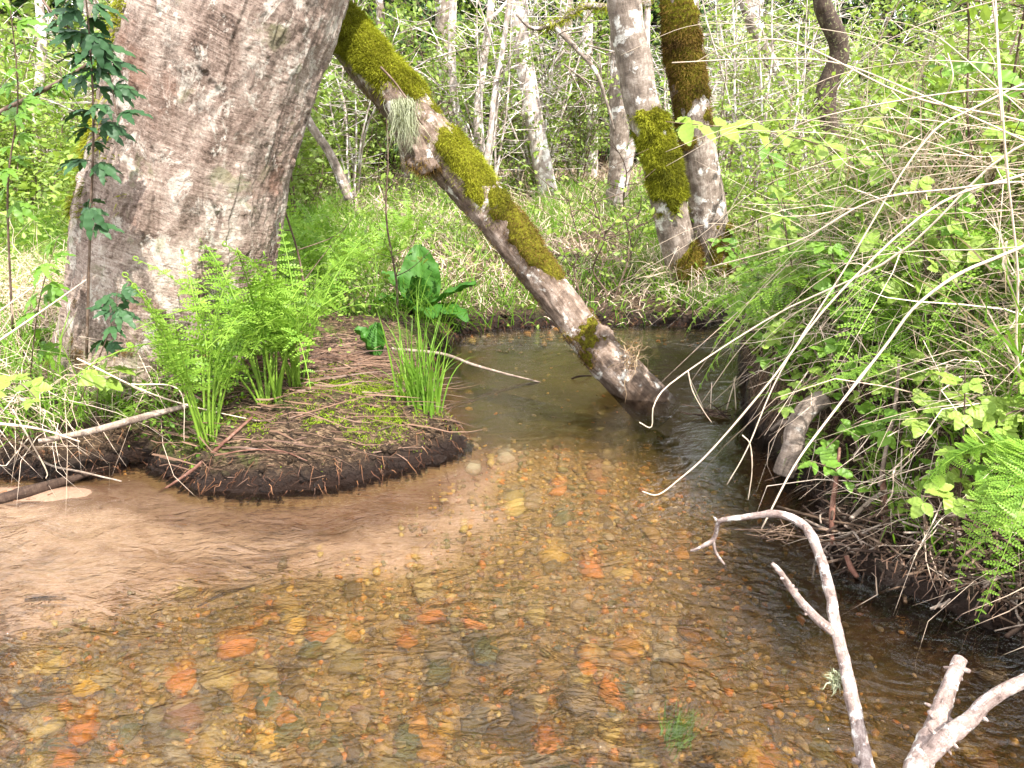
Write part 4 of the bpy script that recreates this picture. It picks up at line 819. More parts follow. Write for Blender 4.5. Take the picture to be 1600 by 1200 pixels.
# ================================================================== FERNS
fern_m = leaf_mat('fern_green', (.07, .17, .016), (.21, .37, .04), (.32, .48, .07), .42, .45, .3)
stipe_m = leaf_mat('fern_stipe', (.12, .17, .03), (.18, .22, .05), (.22, .25, .07), .1, .5, .3)
def frond_mesh(L, npair, pw, arch, bare=.25, seed=0, flat=.0, curl=True):
    """rachis in local +X arching; returns verts"""
    t = np.linspace(0, 1, 30); z = L * (t * .98 - arch * .55 * t ** 3); x = L * (arch * .9 * t ** 2); y = .02 * L * np.sin(t * 3 + seed)
    P = np.stack([x, y, z], 1); A_ = Acc(); V, F, rs = tube(P, [.0045, .0028, .0010], 5, 24); A_.add(V, F, .9)
    T, U, W_ = frames(P)
    for q in range(npair):
        s_ = bare + (1 - bare) * (q + .5) / npair; pr = math.sin(math.pi * min(1, ((1 - s_) / (1 - bare)) ** .72 * .5 + .0) ) if False else ((1 - s_) / (1 - bare)) ** .75 * min(1, ((s_ - bare) / (1 - bare)) / .22 + .45)
        pl = pw * pr + .006; p = np.array([np.interp(s_, t, P[:, i]) for i in range(3)]); tg = np.array([np.interp(s_, t, T[:, i]) for i in range(3)])
        for sd_ in (-1, 1):
            side = np.array([0, sd_, 0.0]); d = side * .9 + tg * .40 + rng.normal(size=3) * [.45, .10, .22]; d /= np.linalg.norm(d)
            nrm = np.cross(tg, side) * sd_ + rng.normal(size=3) * .2; nrm -= d * nrm.dot(d); nrm /= np.linalg.norm(nrm); sdv = np.cross(nrm, d)
            m = max(4, int(pl / .0105)); u = (np.arange(m) + .3) / m; wl = .30 * pl * (1 - u ** 1.6) ** .8 * .62 + .0015; wl = np.minimum(wl * 1.15, .021)
            dro = np.array([0, 0, -1]) * (.30 * pl)
            for s2 in (-1, 1):
                b = p + d * (pl * u)[:, None] + dro * (u ** 2)[:, None]; e = sdv * s2 * .9 + d * .45
                step_ = d * (pl / m)
                v0 = b; v1 = b + e * wl[:, None] * .6 - step_ * .30; v2 = b + e * wl[:, None] + nrm * .0015 - d*0 ; v3 = b + step_ * .62 + e * wl[:, None] * .5
                A_.add(np.stack([v0, v1, v2, v3], 1).reshape(-1, 3), np.arange(m * 4).reshape(m, 4), np.repeat(np.clip(.2 + .7 * u + rng.normal(size=m) * .1, 0, 1), 4))
            A_.add(*(lambda tb_: (tb_[0], tb_[1], .8))(tube([p, p + d * pl * .5 + dro * .25, p + d * pl + dro], [.0012, .0004], 3, 3)))
    if curl:
        e0 = P[-1]; th = np.linspace(0, 5, 14); rr_ = .014 * (1 - th / 6); C_ = e0 + np.stack([rr_ * np.sin(th), 0 * th, rr_ * (1 - np.cos(th)) * .9], 1) + [0, 0, 0]
        V, F, rs = tube(C_, [.0022, .0015], 5, 14); A_.add(V, F, .9)
    return A_
FR = [frond_mesh(.72, 15, .098, .35, .33, 1).mesh('frond', fern_m), frond_mesh(.66, 14, .085, .62, .30, 2, curl=False).mesh('frond', fern_m), frond_mesh(.60, 12, .072, .2, .36, 3).mesh('frond', fern_m), frond_mesh(.70, 16, .095, .85, .25, 4, curl=False).mesh('frond', fern_m)]
FW = [frond_mesh(.75, 30, .15, 1.1, .12, 5, curl=False).mesh('frond', fern_m), frond_mesh(.75, 30, .14, .8, .12, 6, curl=False).mesh('frond', fern_m)]
def fern(label, base, n, sc, lean=(.05, .4), az=None, set_=FR, name='fern', group=None):
    rt = thing(name, label, 'fern', base, group); b = Vector(base)
    for q in range(n):
        a_ = (rng.uniform(0, 6.28) if az is None else rng.normal() * az[1] + az[0]); s_ = sc * rng.uniform(.72, 1.1); off = Vector((math.cos(a_), math.sin(a_), 0)) * rng.uniform(.01, .05)
        M = Matrix.Translation(b + off - Vector((0, 0, .01))) @ Matrix.Rotation(a_, 4, 'Z') @ Matrix.Rotation(rng.uniform(*lean), 4, 'Y') @ Matrix.Rotation(rng.normal() * .12, 4, 'X') @ Matrix.Diagonal((s_, s_, s_, 1))
        inst('frond', set_[rng.integers(len(set_))], rt, M)
    return rt
fern('upright lady fern on the front edge of the mound, fronds against the big trunk', gg(325, 690), 15, 1.36, (.0, .20))
fern('bushiest lady fern, rooted beside the reed mat right of the big trunk', gg(425, 632), 17, 1.36, (.0, .22))
fern('lady fern with fresh pale tips behind the bushiest fern', gg(470, 600), 13, 1.28, (.0, .30))
fern('small fern at the shaded left foot of the big trunk', gg(165, 665), 8, .5, (.2, .7))
fern('small mossy fern crouching under the big trunk left of the tall fern', gg(245, 600), 6, .5, (.3, .8))
fern('dark green fern clump in the undergrowth just right of the big trunk', dp(430, 470, 4.6) * [1, 1, 0] + [0, 0, .2], 12, 1.15, (0, .35))
fern('lush fern clump halfway between big trunk and the broad leaved plant', dp(520, 470, 4.9) * [1, 1, 0] + [0, 0, .2], 13, 1.05, (0, .4))
fern('fern clump behind and left of the broad leaved plant', dp(590, 450, 5.3) * [1, 1, 0] + [0, 0, .2], 12, 1.0, (0, .45))
fern('fern under the dark stem behind the big trunk', dp(470, 420, 5.8) * [1, 1, 0] + [0, 0, .22], 12, 1.1, (0, .45))
fern('fern in the brush farther back from the broad leaved plant', dp(640, 420, 6.4) * [1, 1, 0] + [0, 0, .22], 10, 1.0, (0, .5))
bR = ground(1.62, 3.1); fern('big glowing green fern spreading high on the right bank', bR, 14, 1.15, (.25, .9), (math.pi + .3, 1.1), FW)
fern('fern spray hidden in straw near the top of the right bank', ground(2.0, 3.0), 9, 1.25, (.1, .6), (math.pi, 1.2), FW)
fern('fern with fronds arching toward the water low in the right corner', dp(1640, 690, 1.85), 5, .62, (1.0, 1.5), (math.pi + .35, .35), FW)
fern('fern halfway up the right bank above the broken log', ground(1.5, 3.35), 9, .8, (.3, 1.1), (math.pi, .9), FW)
fern('fern among straw at the right edge of the bank', ground(1.9, 2.35), 10, .8, (.3, 1.0), (math.pi, 1.0), FW)
fern('fern leaning over the pool below the mossy pair', ground(1.45, 4.2), 8, .75, (.3, 1.1), (math.pi, .9), FW)
fern('little fern tucked behind the broken grey log', gg(1300, 610), 6, .42, (.3, 1.0), (math.pi, 1.2), FW)
fern('thin bright fern drooping under the undercut right bank', dp(1420, 560, 2.45), 4, .5, (.8, 1.5), (math.pi + .2, .5), FR)

# ---- broad leaved marsh plant
def broad_leaf(L, W, bend, cup):
    nu, nv = 26, 15; u = np.linspace(0, 1, nu)[:, None]; v = np.linspace(-1, 1, nv)[None]
    wd = W * np.sin(np.pi * np.clip(u * .93 + .05, 0, 1) ** .85) ** .75 * (u > -1) + .012
    X_ = v * wd * .5; Yl = u * L + 0 * v; vein = .030 * np.cos((u * 13 - np.abs(v) * 2.4) * 2 * np.pi * .5 * 2) * (np.abs(v) ** .6) * (1 - np.abs(v) ** 3)
    Zl = cup * (np.abs(v) ** 1.5) * wd + vein + .010 * np.sin(u * 21 + 3 * v) * np.abs(v) - .010 * np.exp(-(v / .1) ** 2)
    a_ = bend * u; y2 = L * np.where(np.abs(bend) < 1e-3, u, np.sin(a_) / max(bend, 1e-3)) + 0 * v; z2 = -L * (1 - np.cos(a_)) / max(bend, 1e-3) + 0 * v
    Vv = np.stack([X_, y2 + np.sin(a_) * Zl, z2 + np.cos(a_) * Zl], -1).reshape(-1, 3)
    i = np.arange(nu - 1)[:, None] * nv; j = np.arange(nv - 1)[None]; F_ = np.stack([i + j, i + j + 1, i + nv + j + 1, i + nv + j], -1).reshape(-1, 4)
    return Acc().add(Vv, F_, np.clip(.3 + .5 * np.repeat(1 - np.abs(v), nu, 0).reshape(-1), 0, 1))
cab_m = leaf_mat('broad_leaf_green', (.03, .11, .012), (.05, .15, .018), (.085, .21, .03), .2, .5, .25, .5)
cb = G(655, 4.95); cab = thing('broad_leaf_plant', 'marsh plant with huge glossy ribbed leaves on the left bank beyond the grass tuft', 'plant', cb)
for (az_, tl, L, W, be, cu) in [(100, 82, .44, .26, .5, .10), (60, 70, .36, .20, .4, .2), (-12, 42, .44, .17, .4, .12), (-35, 24, .40, .20, .8, .15), (-70, 35, .34, .19, .9, .1), (150, 55, .40, .20, .6, .2), (205, 42, .34, .17, .7, .2), (-100, 75, .30, .13, .3, .4)]:
    M = Matrix.Translation(Vector(cb) + Vector((0, 0, .0))) @ Matrix.Rotation(R(az_ - 90), 4, 'Z') @ Matrix.Rotation(R(tl), 4, 'X')
    if az_ == 100: M = Matrix.Translation(Vector(cb) + Vector((0, 0, .02))) @ Matrix.Rotation(R(8), 4, 'Z') @ Matrix.Rotation(R(86), 4, 'X')
    inst('leaf', broad_leaf(L, W, be, cu).mesh('leaf', cab_m), cab, M)
cb = gg(588, 560); cab = thing('broad_leaf_plant', 'small pair of upright broad leaves in the shade behind the grass tuft', 'plant', cb)
for az_, tl in ((0, 70), (70, 60)): inst('leaf', broad_leaf(.17, .09, .3, .3).mesh('leaf', cab_m), cab, Matrix.Translation(cb) @ Matrix.Rotation(R(az_), 4, 'Z') @ Matrix.Rotation(R(tl), 4, 'X'))

# ---- grass tuft on the mound's shoulder, one object per blade
gb = gg(655, 636); gt = thing('grass_tuft', 'tall fresh green grass tuft at the inner corner of the mound', 'grass', gb)
for q in range(80):
    P0 = np.array([gb + rng.normal(size=3) * [.045, .03, 0] - [0, 0, .02]]); D = np.array([[rng.normal() * .13, rng.normal() * .12, 1]])
    part('blade', Acc().add(*ribbons(P0, D, rng.uniform(.28, .62), rng.uniform(.006, .010), rng.uniform(.02, .5), 7, side=rng.normal(size=(1, 3)) * [1, .4, 0])), grass_m, gt)

# ================================================================== LEAFY SHOOTS
tv_, tf_ = toothed(.36, 8, .14, 20, .14, .18)
def trifoliate(seed, spread=1.15, side=.8):
    a = Acc(); stalk = .45; V, F, rs = tube([(0, 0, 0), (0, stalk * .5, .03), (0, stalk, .02)], [.014, .010], 4, 4); a.add(V, F, .4)
    for an, s_ in ((0, 1.0), (spread, side), (-spread, side)):
        m = rotm('Z', an) @ rotm('X', rng.uniform(-.25, .1)) @ rotm('Y', rng.normal() * .15); v = (tv_ * s_) @ m.T + [0, stalk, .02]; a.add(v, tf_, rng.uniform(.3, .9))
    return a
TRI = [{c: trifoliate(s_).mesh('leaf', m) for c, m in (('new', leaf_new), ('mid', leaf_mid))} for s_ in range(4)]
LEAFS = {c: (lambda a: a.mesh('leaf', m))(Acc().add(tv_ * [.85, 1, 1], tf_, .6)) for c, m in (('new', leaf_new), ('mid', leaf_mid), ('drk', leaf_drk))}
def palmate():
    a = Acc(); 
    for an, s_ in ((0, 1), (.75, .85), (-.75, .85), (1.6, .6), (-1.6, .6)):
        tv2, tf2 = toothed(.20, 3, .45, 16, .1, .35); m = rotm('Z', an) @ rotm('X', rng.uniform(-.5, 0)); a.add((tv2 * s_) @ m.T + [0, .3, 0], tf2, rng.uniform(.2, .8))
    V, F, rs = tube([(0, 0, 0), (0, .32, 0)], [.014, .012], 4, 2); a.add(V, F, .2); return a
PALM = [palmate().mesh('leaf', leaf_drk) for _ in range(3)]
PALM2 = [palmate().mesh('leaf', leaf_mid) for _ in range(2)]
def shoot(name, label, cat, pts, r, leaves, lsz, nleaf, t0=.25, group=None, stem=None, droop=.35, camface=.5):
    """a stem with separate leaves; leaves lean to the light"""
    rt = thing(name, label, cat, pts[0], group); a = Acc(); addtube(a, pts, [r, r * .35], 6, 24); part('stem', a, stem or twigbark, rt); C_ = catmull(pts, 60)
    for q in range(nleaf):
        t = t0 + (1 - t0) * (q + rng.random() * .6) / nleaf; t = min(t, 1); p = C_[int(t * 59)]; a_ = q * 2.4 + rng.uniform(-.5, .5)
        s_ = lsz * rng.uniform(.7, 1.15)
        dirv = Vector((math.cos(a_), math.sin(a_), rng.uniform(-.25, .35))); up = Vector((rng.normal() * .35 + .1 * camface, rng.normal() * .35 - camface, 1.0)).normalized()
        y = (dirv - up * dirv.dot(up)).normalized(); x = y.cross(up); M = Matrix((x, y, up)).transposed().to_4x4()
        inst('leaf', leaves[rng.integers(len(leaves))], rt, Matrix.Translation(p) @ M @ Matrix.Scale(s_, 4))
    return rt
T_new = [d['new'] for d in TRI]; T_mid = [d['mid'] for d in TRI]
def arc(a, b, lift=.1, n=4):
    a, b = np.array(a, float), np.array(b, float); return [a + (b - a) * t + np.array([0, 0, lift * math.sin(math.pi * t)]) for t in np.linspace(0, 1, n)]
# right bank shoots (foot on the bank, tip seen in the picture)
RS = [('salmonberry_shoot', 'leafy bramble shoot with toothed leaves hanging before the dark undercut hollow', (1.62, 2.1), (1525, 690, 1.95), T_new, .062, 14),
      ('salmonberry_shoot', 'bramble shoot reaching out at the right edge above the mossy bank patch', (1.8, 2.0), (1590, 600, 1.95), T_new, .055, 9),
      ('salmonberry_shoot', 'bright bramble spray spreading flat above the corner fern', (1.6, 1.75), (1440, 775, 1.8), T_new, .06, 13),
      ('salmonberry_shoot', 'bramble spray at right edge just under the mossy bank patch', (1.7, 1.7), (1560, 770, 1.72), T_new, .055, 10),
      ('salmonberry_shoot', 'bramble shoot beside the upper end of the broken grey log', (1.5, 2.9), (1290, 560, 2.75), T_mid, .075, 10),
      ('salmonberry_shoot', 'bramble shoot with large leaves straw-wrapped in mid right bank', (1.75, 2.7), (1400, 470, 2.6), T_new, .075, 11),
      ('salmonberry_shoot', 'bramble shoot near the right edge halfway up the bank', (1.95, 2.5), (1560, 430, 2.4), T_mid, .07, 12),
      ('salmonberry_shoot', 'bramble shoot under the big glowing fern', (1.7, 2.9), (1470, 380, 2.7), T_new, .065, 11),
      ('salmonberry_shoot', 'low bramble shoot dangling between grey log and stick pile', (1.45, 2.5), (1275, 715, 2.5), T_mid, .055, 9),
      ('leafy_shoot', 'leafy shoot rising over the bank left of the big glowing fern', (1.5, 3.6), (1190, 330, 3.5), [LEAFS['new']], .075, 14),
      ('leafy_shoot', 'leafy shoot leaning to the water below the mossy pair', (1.45, 4.1), (1160, 470, 3.9), [LEAFS['mid']], .07, 14),
      ('leafy_shoot', 'leafy branch crossing before the top of the mossy pair', (2.1, 3.4), (1040, 190, 3.1), [LEAFS['new']], .095, 30),
      ('leafy_shoot', 'leafy shoot with long leaves high at top right of the bank', (2.2, 2.9), (1500, 90, 2.7), [LEAFS['mid']], .10, 14),
      ('leafy_shoot', 'upright leafy shoot right of the dark trunks', (2.3, 3.8), (1390, 150, 3.6), [LEAFS['new']], .09, 16),
      ('leafy_shoot', 'leafy shoot just under the dark trunks', (2.0, 4.2), (1280, 200, 4.0), [LEAFS['new']], .10, 16),
      ('leafy_shoot', 'leafy shoot left of the dark trunks above the bank', (1.9, 4.6), (1190, 210, 4.4), [LEAFS['mid']], .10, 16),
      ('leafy_shoot', 'leafy shoot at the waterline near the snag foot on the right', (1.35, 3.4), (1190, 560, 3.3), [LEAFS['mid']], .05, 12),
      ('leafy_shoot', 'leafy sprig dipping to the water under the bramble beside the log', (1.35, 2.6), (1240, 600, 2.9), [LEAFS['new']], .05, 10)]
for nm_, lb_, (bx_, by_), tip, lv, sz, nl in RS:
    b = ground(bx_, by_); t = dp(*tip); shoot(nm_, lb_, 'shrub', arc(b, t, .12), .005, lv, sz, nl, .35)
# more brambles knit into the bank, nothing tells them apart
for q in range(125):
    x = rng.uniform(1.2, 2.6); y = rng.uniform(1.7, 5.4)
    if wdist(np.array([x]), np.array([y]))[0] < .12: continue
    b = ground(x, y); shoot('bank_shoot', 'leafy shoot knit into the straw and grass of the right bank', 'shrub', arc(b, b + [rng.uniform(-.35, .1), rng.normal() * .2, rng.uniform(.25, .8)], .05), .004, [T_new, T_mid, [LEAFS['mid']]][q % 3], rng.uniform(.05, .075), 11, .3, 'leafy shoots in the right bank')
for q in range(26):
    y = rng.uniform(2.0, 3.9); x = 1.0; 
    while wdist(np.array([x]), np.array([y]))[0] < .16 + .2 * (y < 2.8) and x < 2.2: x += .03
    b = ground(x, y); tip = b + [rng.uniform(-.34, -.16), rng.normal() * .12, rng.uniform(-.16, .12)]
    shoot('bank_shoot', 'leafy shoot spilling over the lip of the right bank toward the water', 'shrub', arc(b, tip, .10), .003, [T_new, T_mid, [LEAFS['new']]][q % 3], rng.uniform(.04, .065), 9, .25, 'leafy shoots spilling over the lip of the right bank')
# left side
shoot('elder_sapling', 'tall sapling with dark drooping lobed leaves left of the big trunk', 'shrub', [dp(135, 560, 3.0), dp(140, 380, 2.95), dp(146, 200, 2.9), dp(140, 60, 2.85), dp(128, -60, 2.8)], .006, PALM, .10, 26, .3)
shoot('elder_sapling', 'second dark lobed sapling at the very left edge', 'shrub', [dp(20, 520, 3.3), dp(12, 300, 3.2), dp(28, 150, 3.15), dp(10, -40, 3.1)], .005, PALM2, .085, 16, .3)
shoot('elder_branch', 'arching twig of dark lobed leaves hanging beside the left flank of the big trunk', 'branch', [dp(40, -40, 3.0), dp(90, 30, 2.95), (dp(160, 90, 2.9)), dp(185, 190, 2.88)], .005, PALM, .10, 14, .3)
shoot('elder_branch', 'mossy branch with dark lobed leaves entering at the upper left edge', 'branch', [dp(-60, 205, 3.6), dp(60, 145, 3.5), dp(130, 105, 3.4), dp(190, 60, 3.4)], .012, PALM2 + PALM[:1], .085, 16, .2)
shoot('bramble_shoot', 'pale leafy bramble at the left edge just above the water', 'shrub', [gg(-60, 640), dp(20, 600, 2.6), dp(60, 625, 2.5)], .004, T_new, .065, 8, .1)
shoot('bramble_shoot', 'bright broad bramble leaves before the left foot of the big trunk', 'shrub', [gg(150, 660), dp(155, 600, 2.9), dp(175, 575, 2.85)], .003, T_new, .085, 5, .6)
shoot('bramble_shoot', 'small dark leaved shoot climbing the big trunk foot', 'shrub', [gg(110, 660), dp(170, 520, 2.85), dp(185, 445, 2.85)], .003, PALM, .085, 9, .4)
shoot('bramble_shoot', 'green shoot before the reddish straw left of the big trunk', 'shrub', [ground(-2.1, 3.1), dp(60, 480, 2.9), dp(90, 370, 2.9)], .003, PALM2, .09, 10, .3)
shoot('seedling', 'leafy seedling in the reed mat near the grass tuft', 'plant', [gg(598, 645), dp(600, 612, 3.45)], .002, [LEAFS['new']], .03, 6, .4)
shoot('seedling', 'leafy seedling at the mound edge left of the grass tuft', 'plant', [gg(622, 640), dp(624, 600, 3.5)], .002, [LEAFS['new']], .035, 5, .4)
# thin saplings standing in view in mid distance
thin = [((930, 505), (925, 300), 5.2, 'thin sapling with tiny leaves behind the slanting trunk foot'), ((905, 500), (890, 290), 5.3, 'thin branching sapling left of the other beside the far water edge'), ((960, 500), (1010, 300), 5.4, 'thin sapling bending right toward the mossy pair'),
        ((620, 520), (598, 60), 4.6, 'dark straight sapling stem rising behind the broad leaved plant'), ((500, 560), (400, 150), 4.3, 'dark thin sapling stem crossing beside the big trunk'), ((1000, 500), (965, 200), 5.8, 'airy sapling in front of the grey trunk foot')]
for (a_, b_, Y, lb_) in thin:
    A0 = dp(*a_, Y); B0 = dp(*b_, Y); rt = thing('thin_sapling', lb_, 'sapling', A0); ac = Acc(); pts = arc(A0, B0, 0, 6); pts = [p + rng.normal(size=3) * .03 * (i > 0) for i, p in enumerate(pts)]
    addtube(ac, pts, [.008, .003], 6, 20); C_ = catmull(pts, 50); lf = []
    for q in range(16):
        p = C_[rng.integers(8, 50)]; e = rng.normal(size=3) * [1, .7, .3] + [0, 0, .5]; e /= np.linalg.norm(e); L = rng.uniform(.15, .5); addtube(ac, [p, p + e * L * .5 + rng.normal(size=3) * .03, p + e * L + [0, 0, .04]], [.0035, .0012], 4, 6)
        for r_ in range(5): lf.append(p + e * L * rng.uniform(.3, 1) + rng.normal(size=3) * .015)
    part('stem', ac, twigbark, rt); part('foliage', Acc().add(*leaves_at(lf, .045, .5, LEAF_V, LEAF_F)), leaf_new, rt, stuff=True)

# ================================================================== CANES, LOGS, STICKS
cane_m = leaf_mat('dry_cane', (.42, .32, .22), (.62, .50, .38), (.78, .66, .53), .05, .55, .3, .3)
def cane(label, pts, r, group=None, name='dry_cane', mat=cane_m, cat='dry stalk'):
    a = Acc(); P = [dp(*p) for p in pts]
    if P[0][0] > .8 and r > .0028 or name == 'grass_stalk':
        d0 = P[0] - P[1]; d0 = d0 / np.linalg.norm(d0); hz = np.array([d0[0], d0[1], 0]) + 1e-3; hz = hz / np.linalg.norm(hz); sg = 1.0
        if hz[0] < -.2: hz = -hz
        e1 = P[0] + d0 * .30 - [0, 0, .05 + .12 * max(d0[2], 0)]; e2 = e1 + hz * .32 + [0, 0, .25 * d0[2] - .14]; e3 = e2 + hz * .26 - [0, 0, .42]
        P = [e3, e2, e1] + P
    addtube(a, P, [r, r * .45], 6, 36, lambda th, s: .5 * np.exp(-(((s % .17) - .08) / .006) ** 2) + 0 * th); return single(name, a, mat, label, cat, P[0], group)
cane('long pale cane bending out to a kinked tip farthest left over the pool', [(1560, 250, 2.2), (1400, 400, 2.3), (1215, 490, 2.5), (1060, 590, 2.55), (1023, 630, 2.5), (1018, 667, 2.5), (999, 660, 2.5)], .0042)
cane('long pale cane whose hooked tip hangs low over mid stream', [(1450, 330, 2.1), (1300, 470, 2.1), (1200, 600, 2.1), (1110, 705, 2.1), (1060, 750, 2.1), (1028, 773, 2.1), (1004, 768, 2.1)], .0042)
cane('pale straight cane slanting down behind the white dead branch', [(1440, 470, 1.9), (1380, 545, 1.9), (1290, 660, 1.85), (1240, 730, 1.8), (1190, 826, 1.78)], .0050)
cane('pale cane ending just left of the broken grey log', [(1430, 240, 2.3), (1320, 420, 2.3), (1220, 580, 2.25), (1168, 700, 2.2), (1136, 757, 2.2)], .0036)
cane('short drooping straw hanging from the cane left of the log', [(1160, 680, 2.2), (1172, 695, 2.2), (1175, 735, 2.2), (1169, 781, 2.2)], .0026)
cane('dangling wavy straw between the pool canes', [(1075, 580, 2.5), (1082, 610, 2.5), (1098, 640, 2.5), (1112, 660, 2.5)], .0024)
cane('high pale cane arching across toward the mossy pair, the upper one', [(1600, 190, 2.3), (1420, 150, 2.4), (1240, 66, 2.6), (1140, 72, 2.8), (1085, 98, 2.9)], .0036)
cane('high pale cane arching across just beneath the upper one', [(1640, 240, 2.2), (1420, 140, 2.4), (1300, 97, 2.6), (1180, 92, 2.8), (1050, 98, 2.9)], .0036)
cane('pale cane crossing the fern on the right bank from upper right', [(1620, 285, 2.0), (1490, 295, 2.1), (1360, 315, 2.2), (1240, 380, 2.3), (1100, 420, 2.6)], .0040)
cane('pale cane running down across the grass under the big fern', [(1600, 140, 2.1), (1450, 150, 2.2), (1260, 190, 2.4), (1180, 240, 2.6)], .0034)
cane('bleached upright cane at the far right edge', [(1590, 420, 2.0), (1572, 250, 2.0), (1560, 80, 2.0), (1548, -20, 2.0)], .0040)
for q in range(30):
    x0_, y0_ = rng.uniform(1330, 1640), rng.uniform(30, 430); Yd = rng.uniform(2.0, 3.2); a_ = rng.choice([rng.uniform(2.5, 3.4), rng.uniform(1.7, 2.5), rng.uniform(-.4, .6) + 3.4]); L = rng.uniform(180, 480)
    pts = [(x0_ + L * t * math.cos(a_), y0_ + L * t * math.sin(a_) * .8 + 110 * t * t * rng.uniform(.6, 1.4), Yd + .3 * t) for t in np.linspace(0, 1, 5)]
    cane('thin bleached grass stalk arching out of the right bank', pts, rng.uniform(.0012, .0021), 'bleached stalks arching out of the right bank', 'grass_stalk')
# stalks at the left
for lb_, pts, r in [('straw stalk leaning up against the left flank of the big trunk', [(-20, 545, 2.7), (60, 490, 2.8), (135, 437, 2.85)], .0045), ('second straw stalk lying below the leaning one at left', [(-20, 500, 2.9), (50, 450, 2.95), (95, 418, 3.0)], .0035),
                    ('pale stalk lying along the left waterline', [(-20, 660, 2.55), (60, 670, 2.6), (125, 690, 2.65)], .006), ('pale stalk poking down from bank at the left waterline', [(20, 640, 2.55), (70, 730, 2.6), (72, 748, 2.6)], .003), ('bent straw hanging over the black hollow beside the tall fern', [(205, 600, 2.7), (280, 610, 2.7), (288, 690, 2.7)], .003),
                    ('long straw running from the trunk foot across the reed mat', [(120, 560, 2.75), (250, 620, 2.8), (390, 655, 2.9), (480, 668, 3.0)], .0035)]:
    cane(lb_, pts, r)
logbark = bark_mat('old_wood', (.06, .04, .03), (.24, .18, .14), (.42, .35, .29), (.55, .5, .45), .58, .45, 4, 1.2)
brownwood = bark_mat('brown_stick_bark', (.03, .018, .012), (.11, .07, .045), (.22, .15, .11), (.35, .3, .24), .62, .3, 5, 1.0)
darkwood = bark_mat('wet_wood', (.012, .008, .006), (.045, .026, .018), (.10, .065, .045), (.16, .13, .10), .62, .5, 4, 1.4)
redwood = bark_mat('red_stick_bark', (.06, .018, .012), (.14, .065, .045), (.25, .15, .11), (.4, .3, .25), .62, .3, 5, .6)
bone = bark_mat('weathered_branch', (.07, .045, .038), (.27, .20, .175), (.46, .38, .34), (.70, .66, .61), .53, .3, 9, 2.6, .555, psc=4)
def stick(name, label, cat, P, rad, mat, ns=10, n=40, amp=.12, group=None, sprigs=()):
    a = Acc(); ds = lambda th, s: amp * fbm(np.stack([np.cos(th), np.sin(th), s * 14], -1) * 1.2 + P[0][0] * 7, 3)
    V, F, rs = tube(P, rad, ns, n, ds); a.add(V, F, .5, rs)
    for sp_, sr in sprigs: V, F, rs = tube(sp_, sr, 7, 14, ds); a.add(V, F, .5, rs)
    return single(name, a, mat, label, cat, P[0], group)
stick('broken_log', 'broken grey log slanting from the right bank down into the water', 'log', [dp(1290, 622, 2.75), dp(1262, 640, 2.74), dp(1243, 672, 2.72), dp(1238, 700, 2.70), dp(1224, 742, 2.68)], [.034, .038, .038, .040, .037], greybark, 30, 90, .24, sprigs=[([dp(1240, 668, 2.9), dp(1222, 660, 2.95), dp(1205, 672, 3.0)], [.016, .008])])
stick('driftwood', 'dark wet driftwood lying on the sand at the left edge', 'driftwood', [gp(-6, 782, .005), gp(45, 768, .02), gp(100, 752, .02), gp(148, 739, .012)], [.020, .024, .017, .006], darkwood, 16, 50, .22)
stick('thin_stick', 'thin pale twig resting over the dark driftwood', 'twig', [dp(30, 690, 2.7), gp(75, 725, .05), gp(130, 738, .04), gp(190, 752, .015)], [.004, .005, .003], logbark, 7, 30)
stick('red_stick', 'straight reddish stick leaning from the mound down to the water', 'stick', [gp(248, 770, -.02), gp(300, 735, .06), gp(340, 700, .13), gp(394, 652, .21)], [.004, .007, .0075, .006], redwood, 8, 30, .1)
stick('red_root', 'thin red root lying across the mossy front of the mound', 'root', [gp(335, 712, .15), gp(390, 703, .15), gp(440, 705, .14), gp(480, 720, .12)], [.003, .003, .002], redwood, 6, 30, .1)
stick('bare_branch', 'long thin branch reaching from the left bank out onto the pool', 'branch', [gp(612, 545, .2), gp(690, 553, .13), gp(740, 570, .09), gp(790, 584, .05), gp(843, 597, .0)], [.009, .009, .008, .006, .004], logbark, 8, 40, .1)
stick('submerged_branch', 'dark branch just under the surface pointing back to the mound', 'branch', [gp(843, 597, -.005), gp(800, 606, -.02), gp(740, 625, -.03), gp(690, 642, -.04)], [.006, .009, .009, .006], darkwood, 8, 30, .2)
stick('dead_limb', 'grey dead limb along the foot of the big trunk', 'branch', [gp(60, 690, .22), gp(150, 672, .22), gp(230, 650, .26), gp(300, 632, .27)], [.010, .014, .014, .008], logbark, 10, 40, .15)
stick('pool_stub', 'small dark snag poking out beside the foot of the slanting trunk', 'snag', [gp(893, 592, .0), gp(905, 588, .02), gp(925, 587, .0)], [.004, .006, .003], darkwood, 7, 16, .2)
stick('sunken_twig', 'thin dark twig lying on the sand at the gravel edge', 'twig', [gp(308, 948, -.05), gp(345, 930, -.045), gp(398, 914, -.045)], [.003, .006, .003], darkwood, 7, 20, .2)
stick('sunken_twig', 'short knobbly dark twig on the sand near the left edge', 'twig', [gp(40, 938, -.04), gp(70, 935, -.035), gp(103, 935, -.04)], [.006, .008, .005], darkwood, 7, 20, .3)
